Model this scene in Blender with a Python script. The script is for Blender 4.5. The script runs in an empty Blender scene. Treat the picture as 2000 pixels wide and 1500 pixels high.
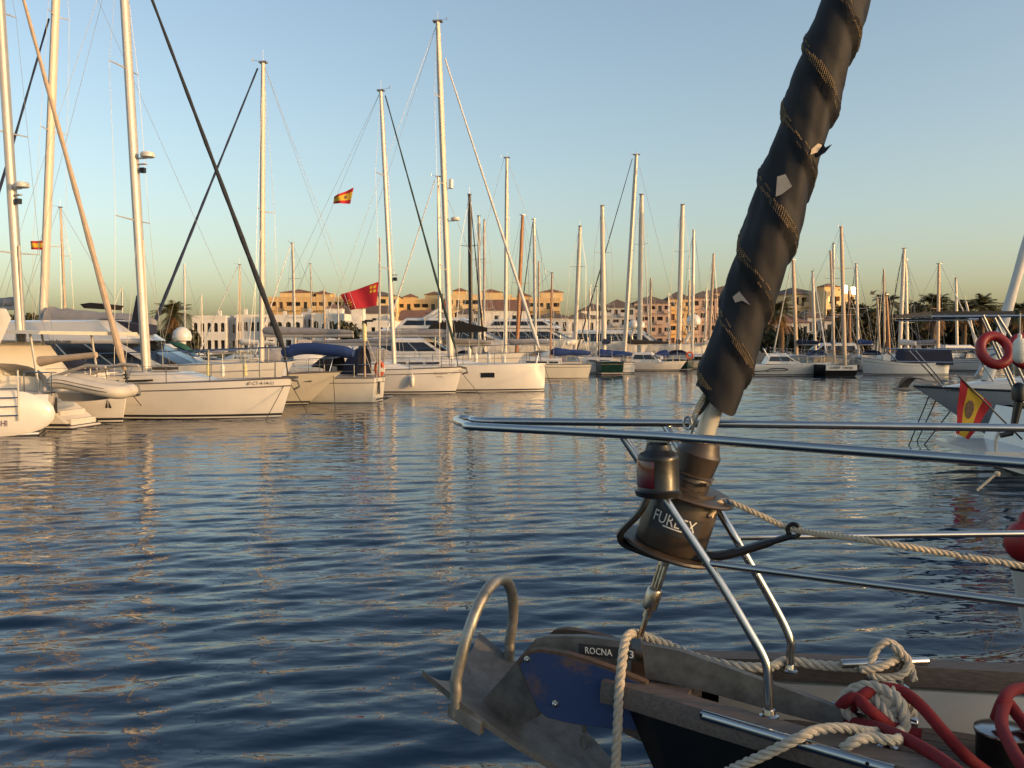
import bpy, math, random
import numpy as np
from mathutils import Vector, Matrix
V = Vector
sc = bpy.context.scene
col = sc.collection
R = random.Random(11)
PI = math.pi
# ------------------------------------------------------------------ camera
F = 1790.0          # focal length in pixels of the 2000 px wide photograph
H = 2.6             # eye height above the water
TH = math.atan(78 / F)
CT, ST = math.cos(TH), math.sin(TH)
cd = bpy.data.cameras.new('camera'); cam = bpy.data.objects.new('camera', cd); col.objects.link(cam)
cam.location = (0, 0, H); cam.rotation_euler = (PI / 2 - TH, 0, 0)
cd.sensor_width = 36; cd.lens = 36 * F / 2000; cd.clip_start = .05; cd.clip_end = 6000
sc.camera = cam
# ------------------------------------------------------------------ sky, sun, exposure
SUN_AZ = math.radians(115)      # clockwise from the view direction: low, from the right and a little behind
SUN_EL = math.radians(8.5)
w = bpy.data.worlds.new('World'); sc.world = w; w.use_nodes = True
nt = w.node_tree; nt.nodes.clear()
sky = nt.nodes.new('ShaderNodeTexSky'); sky.sky_type = 'NISHITA'; sky.sun_disc = False
sky.sun_elevation = SUN_EL; sky.sun_rotation = SUN_AZ
sky.air_density = .92; sky.dust_density = 2.9; sky.ozone_density = .75; sky.altitude = 0
bg = nt.nodes.new('ShaderNodeBackground'); bg.inputs[1].default_value = .15
ow = nt.nodes.new('ShaderNodeOutputWorld')
nt.links.new(sky.outputs[0], bg.inputs[0]); nt.links.new(bg.outputs[0], ow.inputs[0])
sd = bpy.data.lights.new('sun', 'SUN'); sd.energy = 1.45; sd.angle = math.radians(.5); sd.color = (1, .56, .23)
sun = bpy.data.objects.new('sun', sd); col.objects.link(sun)
SUND = V((math.sin(SUN_AZ) * math.cos(SUN_EL), math.cos(SUN_AZ) * math.cos(SUN_EL), math.sin(SUN_EL)))
sun.rotation_euler = SUND.to_track_quat('Z', 'Y').to_euler(); sun.location = (60, -40, 40)
sc.view_settings.view_transform = 'Standard'; sc.view_settings.look = 'None'
sc.view_settings.gamma = 1; sc.view_settings.use_curve_mapping = False
sc.view_settings.exposure = 1.0
sc.cycles.use_denoising = True
sc.cycles.max_bounces = 6; sc.cycles.glossy_bounces = 4; sc.cycles.diffuse_bounces = 2

# ------------------------------------------------------------------ pixel -> place
CAM = V((0, 0, H))
def ray(x, y):
    a = (x - 1000) / F; b = (750 - y) / F
    return V((a, CT + b * ST, b * CT - ST))
def at(x, y, D):
    r = ray(x, y); return CAM + r * (D / r.y)
def onz(x, y, z=0.0):
    r = ray(x, y); return CAM + r * ((z - H) / r.z)
def onplane(x, y, p0, n):
    r = ray(x, y); return CAM + r * ((V(p0) - CAM).dot(n) / r.dot(n))
def proj(p):
    d = V(p) - CAM
    f = d.y * CT - d.z * ST; u = d.y * ST + d.z * CT
    return 1000 + F * d.x / f, 750 - F * u / f

# ------------------------------------------------------------------ materials
M = {}
def mat(name, c, rough=.5, metal=0., var=.12, vs=3., bump=0., bs=30., coat=0., c2=None, mixs=None, spec=.5, stretch=None):
    m = bpy.data.materials.new(name); m.use_nodes = True; n = m.node_tree; b = n.nodes['Principled BSDF']
    L = n.links.new
    tc = n.nodes.new('ShaderNodeTexCoord'); src = tc.outputs['Object']
    if stretch:
        mp = n.nodes.new('ShaderNodeMapping'); mp.inputs['Scale'].default_value = stretch
        L(src, mp.inputs[0]); src = mp.outputs[0]
    nz = n.nodes.new('ShaderNodeTexNoise'); nz.inputs['Scale'].default_value = vs; nz.inputs['Detail'].default_value = 6
    nz.inputs['Roughness'].default_value = .65
    L(src, nz.inputs['Vector'])
    rp = n.nodes.new('ShaderNodeValToRGB'); e = rp.color_ramp.elements
    lo = c2 if c2 else tuple(x * (1 - var) for x in c)
    hi = c if c2 else tuple(min(1, x * (1 + var)) for x in c)
    p0, p1 = mixs if mixs else (.3, .7)
    e[0].position = p0; e[0].color = (*lo, 1); e[1].position = p1; e[1].color = (*hi, 1)
    L(nz.outputs[0], rp.inputs[0]); L(rp.outputs[0], b.inputs['Base Color'])
    b.inputs['Roughness'].default_value = rough; b.inputs['Metallic'].default_value = metal
    b.inputs['Specular IOR Level'].default_value = spec
    if coat: b.inputs['Coat Weight'].default_value = coat; b.inputs['Coat Roughness'].default_value = .08
    rr = n.nodes.new('ShaderNodeMapRange'); rr.inputs[3].default_value = max(.02, rough - .08); rr.inputs[4].default_value = min(1, rough + .1)
    L(nz.outputs[0], rr.inputs[0]); L(rr.outputs[0], b.inputs['Roughness'])
    if bump:
        n2 = n.nodes.new('ShaderNodeTexNoise'); n2.inputs['Scale'].default_value = bs; n2.inputs['Detail'].default_value = 4
        L(src, n2.inputs['Vector'])
        bp = n.nodes.new('ShaderNodeBump'); bp.inputs['Strength'].default_value = 1; bp.inputs['Distance'].default_value = bump
        L(n2.outputs[0], bp.inputs['Height']); L(bp.outputs[0], b.inputs['Normal'])
    M[name] = m; return m
mat('gelcoat', (.64, .61, .565), .22, var=.05, vs=1.2, coat=.4)
mat('gelcoat_old', (.54, .51, .45), .35, var=.1, vs=1.5, coat=.2)
mat('gelcoat_cream', (.58, .53, .43), .3, var=.07, vs=1.5, coat=.3)
mat('gelcoat_grey', (.36, .37, .39), .35, var=.08, vs=1.5)
mat('deck_white', (.52, .51, .48), .6, var=.08, vs=2)
mat('teak', (.32, .24, .17), .7, var=.25, vs=9, bump=.002, bs=40, stretch=(1, 8, 8))
mat('teak_grey', (.135, .105, .09), .75, c2=(.07, .054, .047), var=.2, vs=14, bump=.0015, bs=60, stretch=(1.2, 9, 9), mixs=(.32, .66))
mat('antifoul', (.025, .022, .025), .7)
mat('antifoul_red', (.16, .03, .025), .7)
mat('boot', (.02, .02, .024), .4)
mat('stripe', (.10, .085, .08), .4)
mat('black_gloss', (.006, .006, .007), .3, var=.3, spec=.3)
mat('black_plastic', (.009, .008, .0075), .33, var=.35, vs=12, bump=.0006, bs=70)
mat('drum_plastic', (.058, .040, .028), .42, var=.35, vs=9, c2=(.030, .022, .017), bump=.0006, bs=60)
mat('steel', (.47, .465, .46), .17, 1., var=.06, vs=20)
mat('steel_worn', (.50, .44, .37), .27, 1., c2=(.30, .22, .15), vs=30, mixs=(.35, .6))
mat('galv', (.19, .185, .178), .6, .4, c2=(.10, .097, .093), vs=16, mixs=(.35, .65), bump=.0008, bs=50)
mat('galv_bare', (.36, .345, .315), .45, .7, c2=(.20, .19, .17), vs=14, mixs=(.35, .65), bump=.0008, bs=50)
mat('galv_dark', (.22, .215, .205), .6, .5, c2=(.12, .115, .11), vs=12, mixs=(.35, .65), bump=.0008, bs=50)
mat('blue_wood', (.02, .045, .135), .6, c2=(.13, .075, .045), vs=5, mixs=(.34, .46), bump=.0012, bs=60)
mat('brown_wood', (.12, .072, .047), .75, c2=(.05, .032, .022), vs=22, bump=.001, bs=60, stretch=(1, 6, 6))
mat('rope', (.42, .375, .31), .9, var=.2, vs=60, bump=.0006, bs=420)
mat('rope_cream', (.60, .47, .32), .9, var=.15, vs=60, bump=.0004, bs=400)
mat('rope_fleck', (.58, .46, .32), .9, c2=(.06, .11, .19), vs=28, mixs=(.37, .42))
mat('rope_blue', (.06, .10, .17), .9, var=.15, vs=60)
mat('rope_red', (.17, .006, .010), .85, var=.25, vs=60, bump=.0006, bs=500)
mat('rope_dark', (.05, .045, .04), .9)
mat('sailcover', (.009, .011, .018), .7, c2=(.015, .014, .016), vs=6, mixs=(.4, .7), bump=.0016, bs=26, spec=.35)
mat('thread', (.24, .17, .095), .85, var=.5, vs=60)
mat('torn_cloth', (.46, .38, .30), .85, var=.15, vs=40)
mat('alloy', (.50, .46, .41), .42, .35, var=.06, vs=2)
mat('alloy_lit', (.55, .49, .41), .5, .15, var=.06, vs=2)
mat('mast_black', (.022, .02, .02), .4)
mat('mast_wood', (.30, .13, .05), .45, var=.2, vs=4)
mat('mast_tan', (.44, .33, .23), .5, var=.1, vs=3)
mat('wire', (.30, .29, .28), .4, .6)
mat('canvas_grey', (.25, .24, .25), .9, var=.15, vs=3, bump=.02, bs=3)
mat('canvas_tan', (.45, .34, .24), .9, var=.12, vs=3, bump=.01, bs=5)
mat('canvas_white', (.62, .59, .54), .9, var=.08, vs=3, bump=.01, bs=4)
mat('canvas_navy', (.014, .018, .04), .85, var=.3, vs=3, bump=.015, bs=4)
mat('canvas_blue', (.014, .04, .15), .85, var=.25, vs=3, bump=.015, bs=4)
mat('canvas_green', (.014, .075, .05), .85, var=.25, vs=3, bump=.015, bs=4)
mat('canvas_black', (.014, .012, .013), .9, var=.3, vs=3, bump=.01, bs=4)
mat('furl_dark', (.02, .022, .028), .8, var=.3, vs=4, bump=.01, bs=6)
mat('furl_green', (.018, .04, .034), .8, var=.3, vs=4)
mat('furl_blue', (.02, .03, .07), .8, var=.3, vs=4)
mat('hull_navy', (.012, .018, .045), .2, coat=.4)
mat('hull_green', (.012, .04, .03), .25, coat=.3)
mat('hull_wood', (.16, .075, .03), .4, var=.25)
mat('glass_sun', (.02, .02, .02), .10, spec=.8)
mat('window', (.012, .014, .018), .08, var=.2, spec=.6)
mat('rubber_grey', (.52, .48, .42), .5, var=.08, vs=3)
mat('rubber_dark', (.13, .12, .12), .6)
mat('fender', (.70, .66, .56), .5, var=.1, vs=8)
mat('fender_yellow', (.68, .58, .28), .5, var=.1, vs=8)
mat('red_plastic', (.27, .010, .010), .45, var=.2, vs=8)
mat('orange_plastic', (.55, .08, .02), .5, var=.15, vs=8)
mat('flag_crimson', (.40, .012, .026), .8, var=.12, vs=5)
mat('flag_red', (.42, .015, .02), .8, var=.1, vs=5)
mat('flag_yellow', (.62, .38, .03), .8, var=.1, vs=5)
mat('emblem_brown', (.17, .10, .06), .8, var=.5, vs=30)
mat('ink', (.03, .03, .035), .6)
mat('ink_soft', (.20, .15, .11), .6)
mat('ink_violet', (.13, .07, .12), .6)
mat('print_white', (.80, .78, .72), .5)
mat('red_lens', (.10, .004, .008), .12, coat=.6)
mat('wall_ochre', (.62, .41, .19), .9, var=.12, vs=.4, bump=.01, bs=8)
mat('wall_ochre_light', (.68, .49, .26), .9, var=.1, vs=.4)
mat('wall_white', (.66, .62, .57), .9, var=.1, vs=.5, bump=.01, bs=8)
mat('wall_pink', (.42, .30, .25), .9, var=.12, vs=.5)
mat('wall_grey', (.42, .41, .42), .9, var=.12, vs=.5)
mat('roof_tile', (.20, .095, .06), .9, var=.3, vs=1.5, bump=.03, bs=3)
mat('roof_brown', (.13, .085, .06), .9, var=.3, vs=1.5, bump=.03, bs=3)
mat('glass_far', (.02, .018, .016), .12, var=.4, vs=.6, spec=.7)
mat('shade_far', (.05, .035, .028), .8, var=.3)
mat('shutter', (.11, .06, .04), .7, var=.2)
mat('palm_leaf', (.062, .072, .018), .7, c2=(.10, .066, .020), vs=.8, mixs=(.35, .65))
mat('palm_dry', (.17, .085, .030), .8, var=.3, vs=2)
mat('palm_trunk', (.13, .085, .05), .9, var=.35, vs=6, bump=.05, bs=6)
mat('leaf_dark', (.040, .048, .016), .75, c2=(.060, .046, .017), vs=.7, mixs=(.35, .65))
mat('leaf_warm', (.075, .062, .020), .75, c2=(.045, .044, .016), vs=.7, mixs=(.35, .65))
mat('bark', (.09, .06, .04), .9, var=.3, vs=6)
mat('quay', (.34, .30, .26), .9, var=.15, vs=.8, bump=.01, bs=6)
mat('ground', (.22, .18, .14), .95, var=.2, vs=.3)
mat('feather', (.085, .075, .068), .85, var=.3, vs=25)
mat('feather_pale', (.22, .21, .20), .85, var=.2, vs=25)
mat('solar', (.012, .014, .03), .15)

# ------------------------------------------------------------------ mesh building
def frames(pts, closed=False):
    n = len(pts); T = []
    for i in range(n):
        a = pts[(i - 1) % n] if (closed or i > 0) else pts[0]
        b = pts[(i + 1) % n] if (closed or i < n - 1) else pts[-1]
        t = (b - a); T.append(t.normalized() if t.length > 1e-9 else V((0, 0, 1)))
    up = V((0, 0, 1)) if abs(T[0].z) < .9 else V((1, 0, 0))
    u = T[0].cross(up).normalized(); U = [u]
    for i in range(1, n):
        u = U[-1] - T[i] * U[-1].dot(T[i]); U.append(u.normalized() if u.length > 1e-9 else U[-1])
    return T, U
class MB:
    def __init__(s): s.v = []; s.f = []; s.m = []
    def add(s, vs, fs, mi=0):
        o = len(s.v); s.v.extend(V(x) for x in vs)
        for f in fs: s.f.append([i + o for i in f]); s.m.append(mi)
        return s
    def obox(s, c, ax, ay, az, mi=0):     # half axes
        c, ax, ay, az = V(c), V(ax), V(ay), V(az)
        vs = [c + ax * i + ay * j + az * k for k in (-1, 1) for j in (-1, 1) for i in (-1, 1)]
        return s.add(vs, [(0, 2, 3, 1), (4, 5, 7, 6), (0, 1, 5, 4), (2, 6, 7, 3), (0, 4, 6, 2), (1, 3, 7, 5)], mi)
    def box(s, x0, x1, y0, y1, z0, z1, mi=0):
        return s.obox(((x0 + x1) / 2, (y0 + y1) / 2, (z0 + z1) / 2), ((x1 - x0) / 2, 0, 0), (0, (y1 - y0) / 2, 0), (0, 0, (z1 - z0) / 2), mi)
    def ring_loft(s, rings, cap=True, mi=0, closed=False):
        n = len(rings[0]); vs = [p for r in rings for p in r]; fs = []
        m = len(rings)
        for i in range(m if closed else m - 1):
            a, b = i * n, ((i + 1) % m) * n
            for j in range(n):
                k = (j + 1) % n; fs.append((a + j, a + k, b + k, b + j))
        if cap and not closed: fs.append(tuple(range(n - 1, -1, -1))); fs.append(tuple(range((m - 1) * n, m * n)))
        return s.add(vs, fs, mi)
    def tube(s, pts, r, seg=8, cap=True, closed=False, mi=0, flat=1.0):
        pts = [V(p) for p in pts]; T, U = frames(pts, closed); rings = []
        for i, p in enumerate(pts):
            rr = r[i] if isinstance(r, (list, tuple)) else r
            w_ = T[i].cross(U[i])
            rings.append([p + (U[i] * math.cos(a) + w_ * math.sin(a) * flat) * rr for a in [2 * PI * k / seg for k in range(seg)]])
        return s.ring_loft(rings, cap, mi, closed)
    def lathe(s, o, ax, prof, seg=20, mi=0, a0=0, a1=2 * PI, ref=None):
        o, ax = V(o), V(ax).normalized()
        ref = V(ref) if ref else (V((0, 0, 1)) if abs(ax.z) < .9 else V((1, 0, 0)))
        u = (ref - ax * ref.dot(ax)).normalized(); w_ = ax.cross(u)
        full = abs(a1 - a0 - 2 * PI) < 1e-6; n = seg if full else seg + 1
        rings = [[o + ax * d + (u * math.cos(a) + w_ * math.sin(a)) * r for a in [a0 + (a1 - a0) * k / seg for k in range(n)]] for d, r in prof]
        if full: return s.ring_loft(rings, True, mi)
        vs = [p for r in rings for p in r]
        return s.add(vs, [(i * n + j, i * n + j + 1, (i + 1) * n + j + 1, (i + 1) * n + j) for i in range(len(rings) - 1) for j in range(n - 1)], mi)
    def prism(s, poly, ext, mi=0):
        poly = [V(p) for p in poly]; e = V(ext); n = len(poly)
        vs = poly + [p + e for p in poly]
        return s.add(vs, [tuple(range(n)), tuple(range(2 * n - 1, n - 1, -1))] + [(i, i + n, (i + 1) % n + n, (i + 1) % n) for i in range(n)], mi)
    def grid(s, pts, mi=0):
        r, c = len(pts), len(pts[0])
        return s.add([p for row in pts for p in row], [(i * c + j, i * c + j + 1, (i + 1) * c + j + 1, (i + 1) * c + j) for i in range(r - 1) for j in range(c - 1)], mi)
    def ball(s, c, r, seg=12, mi=0, sc_=(1, 1, 1)):
        c = V(c); rings = []
        for i in range(1, seg // 2):
            a = PI * i / (seg // 2)
            rings.append([c + V((math.sin(a) * math.cos(2 * PI * k / seg) * r * sc_[0], math.sin(a) * math.sin(2 * PI * k / seg) * r * sc_[1], -math.cos(a) * r * sc_[2])) for k in range(seg)])
        return s.ring_loft(rings, True, mi)
    def build(s, name, mats, parent=None, angle=38, kind=None):
        me = bpy.data.meshes.new(name)
        vs = s.v
        if parent is not None:
            inv = INV.get(parent.name)
            if inv is not None: vs = [inv @ p for p in vs]
        me.from_pydata([tuple(p) for p in vs], [], s.f)
        if not isinstance(mats, (list, tuple)): mats = [mats]
        for m_ in mats: me.materials.append(M[m_] if isinstance(m_, str) else m_)
        if len(mats) > 1: me.polygons.foreach_set('material_index', s.m)
        me.polygons.foreach_set('use_smooth', [True] * len(s.f))
        me.set_sharp_from_angle(angle=math.radians(angle))
        o = bpy.data.objects.new(name, me); col.objects.link(o)
        if parent is not None:
            o.parent = parent
            if parent.name in INV: INV[o.name] = INV[parent.name]
        if kind: o['kind'] = kind
        return o
INV = {}
def tag(o, label, cat, group=None):
    o['label'] = label; o['category'] = cat
    if group: o['group'] = group
    return o
def thing(name, label, cat, loc=(0, 0, 0), rz=0., group=None, world=False):
    """An Empty at the thing's base. world=True: parts are given in world coordinates."""
    o = bpy.data.objects.new(name, None); o.empty_display_size = .3; col.objects.link(o)
    o.location = loc; o.rotation_euler = (0, 0, rz)
    if world: INV[o.name] = (Matrix.Translation(V(loc)) @ Matrix.Rotation(rz, 4, 'Z')).inverted()
    return tag(o, label, cat, group)
def solo(mb, name, mats, label, cat, origin, group=None, angle=38):
    """A thing that is one mesh, its origin at its base."""
    o = bpy.data.objects.new(name + '_tmp', None); INV['_solo'] = Matrix.Translation(-V(origin))
    class P: name = '_solo'
    me_v = [p - V(origin) for p in mb.v]; mb.v = me_v
    bpy.data.objects.remove(o)
    ob = mb.build(name, mats, None, angle); ob.location = origin
    return tag(ob, label, cat, group)
def spline(pts, n=8, closed=False):
    pts = [V(p) for p in pts]; out = []; m = len(pts)
    for i in range(m if closed else m - 1):
        p0 = pts[(i - 1) % m] if (closed or i > 0) else pts[0] * 2 - pts[1]
        p1 = pts[i]; p2 = pts[(i + 1) % m]
        p3 = pts[(i + 2) % m] if (closed or i < m - 2) else pts[-1] * 2 - pts[-2]
        for k in range(n):
            t = k / n; t2 = t * t; t3 = t2 * t
            out.append(.5 * ((2 * p1) + (p2 - p0) * t + (2 * p0 - 5 * p1 + 4 * p2 - p3) * t2 + (3 * p1 - p0 - 3 * p2 + p3) * t3))
    if not closed: out.append(pts[-1])
    return out
def resample(pts, step):
    out = [pts[0]]; acc = 0
    for a, b in zip(pts, pts[1:]):
        L = (b - a).length; d = step - acc
        while d <= L and L > 1e-9:
            out.append(a.lerp(b, d / L)); d += step
        acc = L - (d - step)
    out.append(pts[-1]); return out
def laid_rope(mb, pts, r, pitch=None, step=None, strands=3, seg=6, mi=None):
    """Three twisted strands along a path."""
    pitch = pitch or r * 7; step = step or pitch / 10
    pts = resample([V(p) for p in pts], step); T, U = frames(pts)
    for k in range(strands):
        line = []
        for i, p in enumerate(pts):
            a = 2 * PI * (k / strands + i * step / pitch)
            line.append(p + (U[i] * math.cos(a) + T[i].cross(U[i]) * math.sin(a)) * r * .52)
        mb.tube(line, r * .55, seg, mi=(mi[k] if mi else 0))
    return mb
def text_mesh(name, s, size, origin, xdir, ydir, m_, parent=None, ext=.0015, align='LEFT', width=None):
    cu = bpy.data.curves.new(name, 'FONT'); cu.body = s; cu.size = size; cu.extrude = ext; cu.align_x = align; cu.resolution_u = 2
    tmp = bpy.data.objects.new(name + '_c', cu); col.objects.link(tmp)
    dg = bpy.context.evaluated_depsgraph_get(); me = bpy.data.meshes.new_from_object(tmp.evaluated_get(dg))
    bpy.data.objects.remove(tmp)
    xs = [v.co.x for v in me.vertices] or [0, 1]
    k = (width / (max(xs) - min(xs))) if width else 1
    x, y = V(xdir).normalized(), V(ydir); y = (y - x * y.dot(x)).normalized(); z = x.cross(y)
    mb = MB(); mb.add([V(origin) + x * (v.co.x * k) + y * v.co.y + z * v.co.z for v in me.vertices], [tuple(p.vertices) for p in me.polygons])
    bpy.data.meshes.remove(me)
    return mb.build(name, m_, parent)
# ================================================================== water and shore
def water_material(name, WAVES, SLOPE):
    m = bpy.data.materials.new(name); m.use_nodes = True; n = m.node_tree; b = n.nodes['Principled BSDF']; L = n.links.new
    b.inputs['Base Color'].default_value = (.004, .018, .042, 1); b.inputs['Roughness'].default_value = .05; b.inputs['IOR'].default_value = 1.333
    tc = n.nodes.new('ShaderNodeTexCoord')
    def math_(op, a, c):
        q = n.nodes.new('ShaderNodeMath'); q.operation = op; L(a, q.inputs[0])
        if isinstance(c, float): q.inputs[1].default_value = c
        else: L(c, q.inputs[1])
        return q.outputs[0]
    E = .006     # ripple height sampled at three points -> surface slope
    def height(off):
        tot = None
        for scale, stretch, rot, det, dist, amp in WAVES:
            ad = n.nodes.new('ShaderNodeVectorMath'); ad.operation = 'ADD'; ad.inputs[1].default_value = off; L(tc.outputs['Object'], ad.inputs[0])
            mp = n.nodes.new('ShaderNodeMapping'); mp.inputs['Scale'].default_value = stretch; mp.inputs['Rotation'].default_value = (0, 0, rot); L(ad.outputs[0], mp.inputs[0])
            z = n.nodes.new('ShaderNodeTexNoise'); z.inputs['Scale'].default_value = scale; z.inputs['Detail'].default_value = det; z.inputs['Roughness'].default_value = .5; z.inputs['Distortion'].default_value = dist
            L(mp.outputs[0], z.inputs['Vector']); o = math_('MULTIPLY', z.outputs[0], amp)
            tot = o if tot is None else math_('ADD', tot, o)
        return tot
    h0, hx, hy = height((0, 0, 0)), height((E, 0, 0)), height((0, E, 0))
    cb = n.nodes.new('ShaderNodeCombineXYZ'); L(math_('MULTIPLY', math_('SUBTRACT', h0, hx), SLOPE / E), cb.inputs[0]); L(math_('MULTIPLY', math_('SUBTRACT', h0, hy), SLOPE / E), cb.inputs[1])
    ge = n.nodes.new('ShaderNodeNewGeometry'); ad = n.nodes.new('ShaderNodeVectorMath'); ad.operation = 'ADD'; L(ge.outputs['Normal'], ad.inputs[0]); L(cb.outputs[0], ad.inputs[1])
    nm = n.nodes.new('ShaderNodeVectorMath'); nm.operation = 'NORMALIZE'; L(ad.outputs[0], nm.inputs[0]); L(nm.outputs[0], b.inputs['Normal'])
    M[name] = m
water_material('water', [(7.0, (.5, 1.1, 1), .10, 1, .2, .020), (19, (.7, 1.0, 1), -.1, 0, 0., .004)], .30)
water_material('water_far', [(.9, (.30, 1.0, 1), .16, 1, 0., .075), (2.9, (.36, 1.2, 1), .14, 1, .3, .07), (8.0, (.55, 1.1, 1), .08, 1, .2, .028)], .5)
def build_water():
    rn = np.random.default_rng(4)
    NW_ = 90; lam = np.exp(rn.uniform(math.log(.16), math.log(1.35), NW_)); ang = PI / 2 + .12 + rn.normal(0, .30, NW_); ph = rn.uniform(0, 2 * PI, NW_)
    kk = 2 * PI / lam; sl = .0155 * np.where(lam < .45, 1.1, np.where(lam < .9, 1.0, .6)); am = sl / kk
    def heights(X, Y, st):
        Z = np.zeros_like(X)
        env = .85 + .3 * np.sin(X * .11 + 1.3 * np.sin(Y * .07)) * np.sin(Y * .16 + X * .05 + 1)
        for l_, a_, p_, k_, m_ in zip(lam, ang, ph, kk, am):
            cut = 1.0 if l_ > .5 else (np.clip((42 - Y) / 6, 0, 1) if l_ > .36 else np.clip((19 - Y) / 5, 0, 1))
            if l_ < st * 3: continue
            Z += m_ * cut * (np.sin(k_ * (X * math.cos(a_) + Y * math.sin(a_)) + p_))
        edge = np.minimum.reduce([np.clip((X + 46) / 3, 0, 1), np.clip((60 - X) / 3, 0, 1), np.clip((Y + 4) / 2, 0, 1), np.clip((80 - Y) / 3, 0, 1)])
        return Z * env * edge
    V_, F_, MI = [], [], []; off = 0
    for x0, x1, y0, y1, st in ((-11, 15, -2, 19, .044), (-46, -11, -2, 19, .3), (15, 60, -2, 19, .3), (-46, 60, -4, -2, .5), (-22, 28, 19, 42, .09), (-46, -22, 19, 42, .3), (28, 60, 19, 42, .3), (-46, 60, 42, 80, .14)):
        nx, ny = int(round((x1 - x0) / st)) + 1, int(round((y1 - y0) / st)) + 1
        X, Y = np.meshgrid(np.linspace(x0, x1, nx), np.linspace(y0, y1, ny)); Z = heights(X, Y, st)
        V_.append(np.stack([X, Y, Z], -1).reshape(-1, 3)); id_ = np.arange(nx * ny).reshape(ny, nx) + off
        q = np.stack([id_[:-1, :-1], id_[:-1, 1:], id_[1:, 1:], id_[1:, :-1]], -1).reshape(-1, 4); F_.append(q); MI.append(np.zeros(len(q), np.int32)); off += nx * ny
    def quad(x0, x1, y0, y1, z, mi):
        nonlocal off
        V_.append(np.array([(x0, y0, z), (x1, y0, z), (x1, y1, z), (x0, y1, z)], float)); F_.append(np.array([[off, off + 1, off + 2, off + 3]])); MI.append(np.array([mi], np.int32)); off += 4
    for q in ((-1500, -46, -400, 146.2), (60, 1500, -400, 146.2), (-46, 60, -400, -4), (-46, 60, 80, 146.2)): quad(*q, 0, 1)
    quad(-46.5, 60.5, -4.5, 80.5, -.3, 1)
    v = np.concatenate(V_); f = np.concatenate(F_); mi = np.concatenate(MI)
    me = bpy.data.meshes.new('water'); me.vertices.add(len(v)); me.vertices.foreach_set('co', v.astype(np.float32).ravel())
    me.loops.add(len(f) * 4); me.loops.foreach_set('vertex_index', f.astype(np.int32).ravel())
    me.polygons.add(len(f)); me.polygons.foreach_set('loop_start', np.arange(len(f), dtype=np.int32) * 4)
    me.materials.append(M['water']); me.materials.append(M['water_far']); me.polygons.foreach_set('material_index', mi)
    me.polygons.foreach_set('use_smooth', np.ones(len(f), bool)); me.update(calc_edges=True)
    o = bpy.data.objects.new('water', me); col.objects.link(o); o['kind'] = 'structure'
build_water()
# the shore: quay edge and rising ground behind the moorings
mb = MB()
mb.grid([[V((x, y, z)) for x in (-1500, -200, 0, 200, 1500)] for y, z in ((146, -1.2), (146.05, 1.1), (170, 1.3), (215, 2.2), (300, 5), (600, 9), (3500, 10))])
g = mb.build('ground', 'ground'); g['kind'] = 'structure'
mb = MB(); mb.box(-220, 220, 144.6, 146.6, -1, 1.25)
q = mb.build('quay', 'quay'); q['kind'] = 'structure'

# ================================================================== foreground yacht (bow only in view)
O2 = V((-.187, 3.04, 0)); AF = V((.913, -.407, 0)).normalized(); PT = V((-.407, -.913, 0)).normalized()
UP = V((0, 0, 1))
def LQ(t, s, z): return O2 + AF * t + PT * s + UP * z
def fs(x, y, s): return onplane(x, y, O2 + PT * s, PT)
def tsz(p): d = V(p) - O2; return d.dot(AF), d.dot(PT), p[2]
yacht = thing('sailing_yacht', 'black hulled yacht in the foreground with steel pulpit and navy furled sail', 'yacht', LQ(.7, 0, 0), 0, world=True)
ZC = 1.60            # cap rail top
def bsheer(t):
    t = max(t, .60); d = t - .60
    return .125 + 1.62 * (1 - math.exp(-d / 5.2)) * 1.0 if d < 6 else .125 + 1.62 * (1 - math.exp(-6 / 5.2)) - .02 * (d - 6)
# hull
mb = MB(); rings = []
ts = [.66, .72, .8, .95, 1.2, 1.6, 2.2, 3, 4, 5, 6.5, 8, 9.5, 11]
zl = [1.545, 1.40, 1.1, .8, .5, .2, 0, -.4]
for t in ts:
    port, stb = [], []
    for z in zl:
        k = (1.545 - z) / 1.545
        stem = .57 + .78 * k
        tt = stem + (t - .66) * (11 - stem) / (11 - .66)
        b = max(.004, bsheer(tt) + .012 - (bsheer(stem) - .003) * math.exp(-(tt - stem) * (9 + 22 * (1 - k)))) * (1 - .30 * k ** 1.5)
        if z < 0: b *= .25
        port.append(LQ(tt, b, z)); stb.append(LQ(tt, -b, z))
    rings.append(port + stb[::-1])
mb.grid(rings); mb.add(rings[-1], [tuple(range(len(rings[-1])))])
mb.build('hull', 'black_gloss', yacht)
# cap rails, bulwark inner faces
for sd_, nm in ((1, 'cap_rail'), (-1, 'cap_rail')):
    mb = MB(); rg = []
    tt = [.56, .62, .7, .85, 1.0, 1.3, 1.7, 2.2, 3, 4, 6, 8, 11]
    for t in tt:
        b = bsheer(t); o = .028 + .012 * min(1, (t - .5)); zt = ZC + (.02 if sd_ < 0 else 0) * min(1, t)
        i = .052
        th = .062
        rg.append([LQ(t, sd_ * (b + o), zt - th), LQ(t, sd_ * (b + o + .004), zt - th * .45), LQ(t, sd_ * (b + o - .010), zt), LQ(t, sd_ * (b - i), zt), LQ(t, sd_ * (b - i), zt - th)])
    mb.ring_loft(rg); mb.build('cap_rail', 'teak_grey', yacht, 50)
    mb = MB(); rg = []
    for t in tt[3:]:
        b = bsheer(t) - .012
        rg.append([LQ(t, sd_ * (b - .004), ZC - .055), LQ(t, sd_ * (b - .046), ZC - .055), LQ(t, sd_ * (b - .05), ZC - .175), LQ(t, sd_ * (b - .008), ZC - .175)])
    mb.ring_loft(rg); mb.build('bulwark', 'deck_white', yacht)
ZD = ZC - .165
mb = MB()
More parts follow.
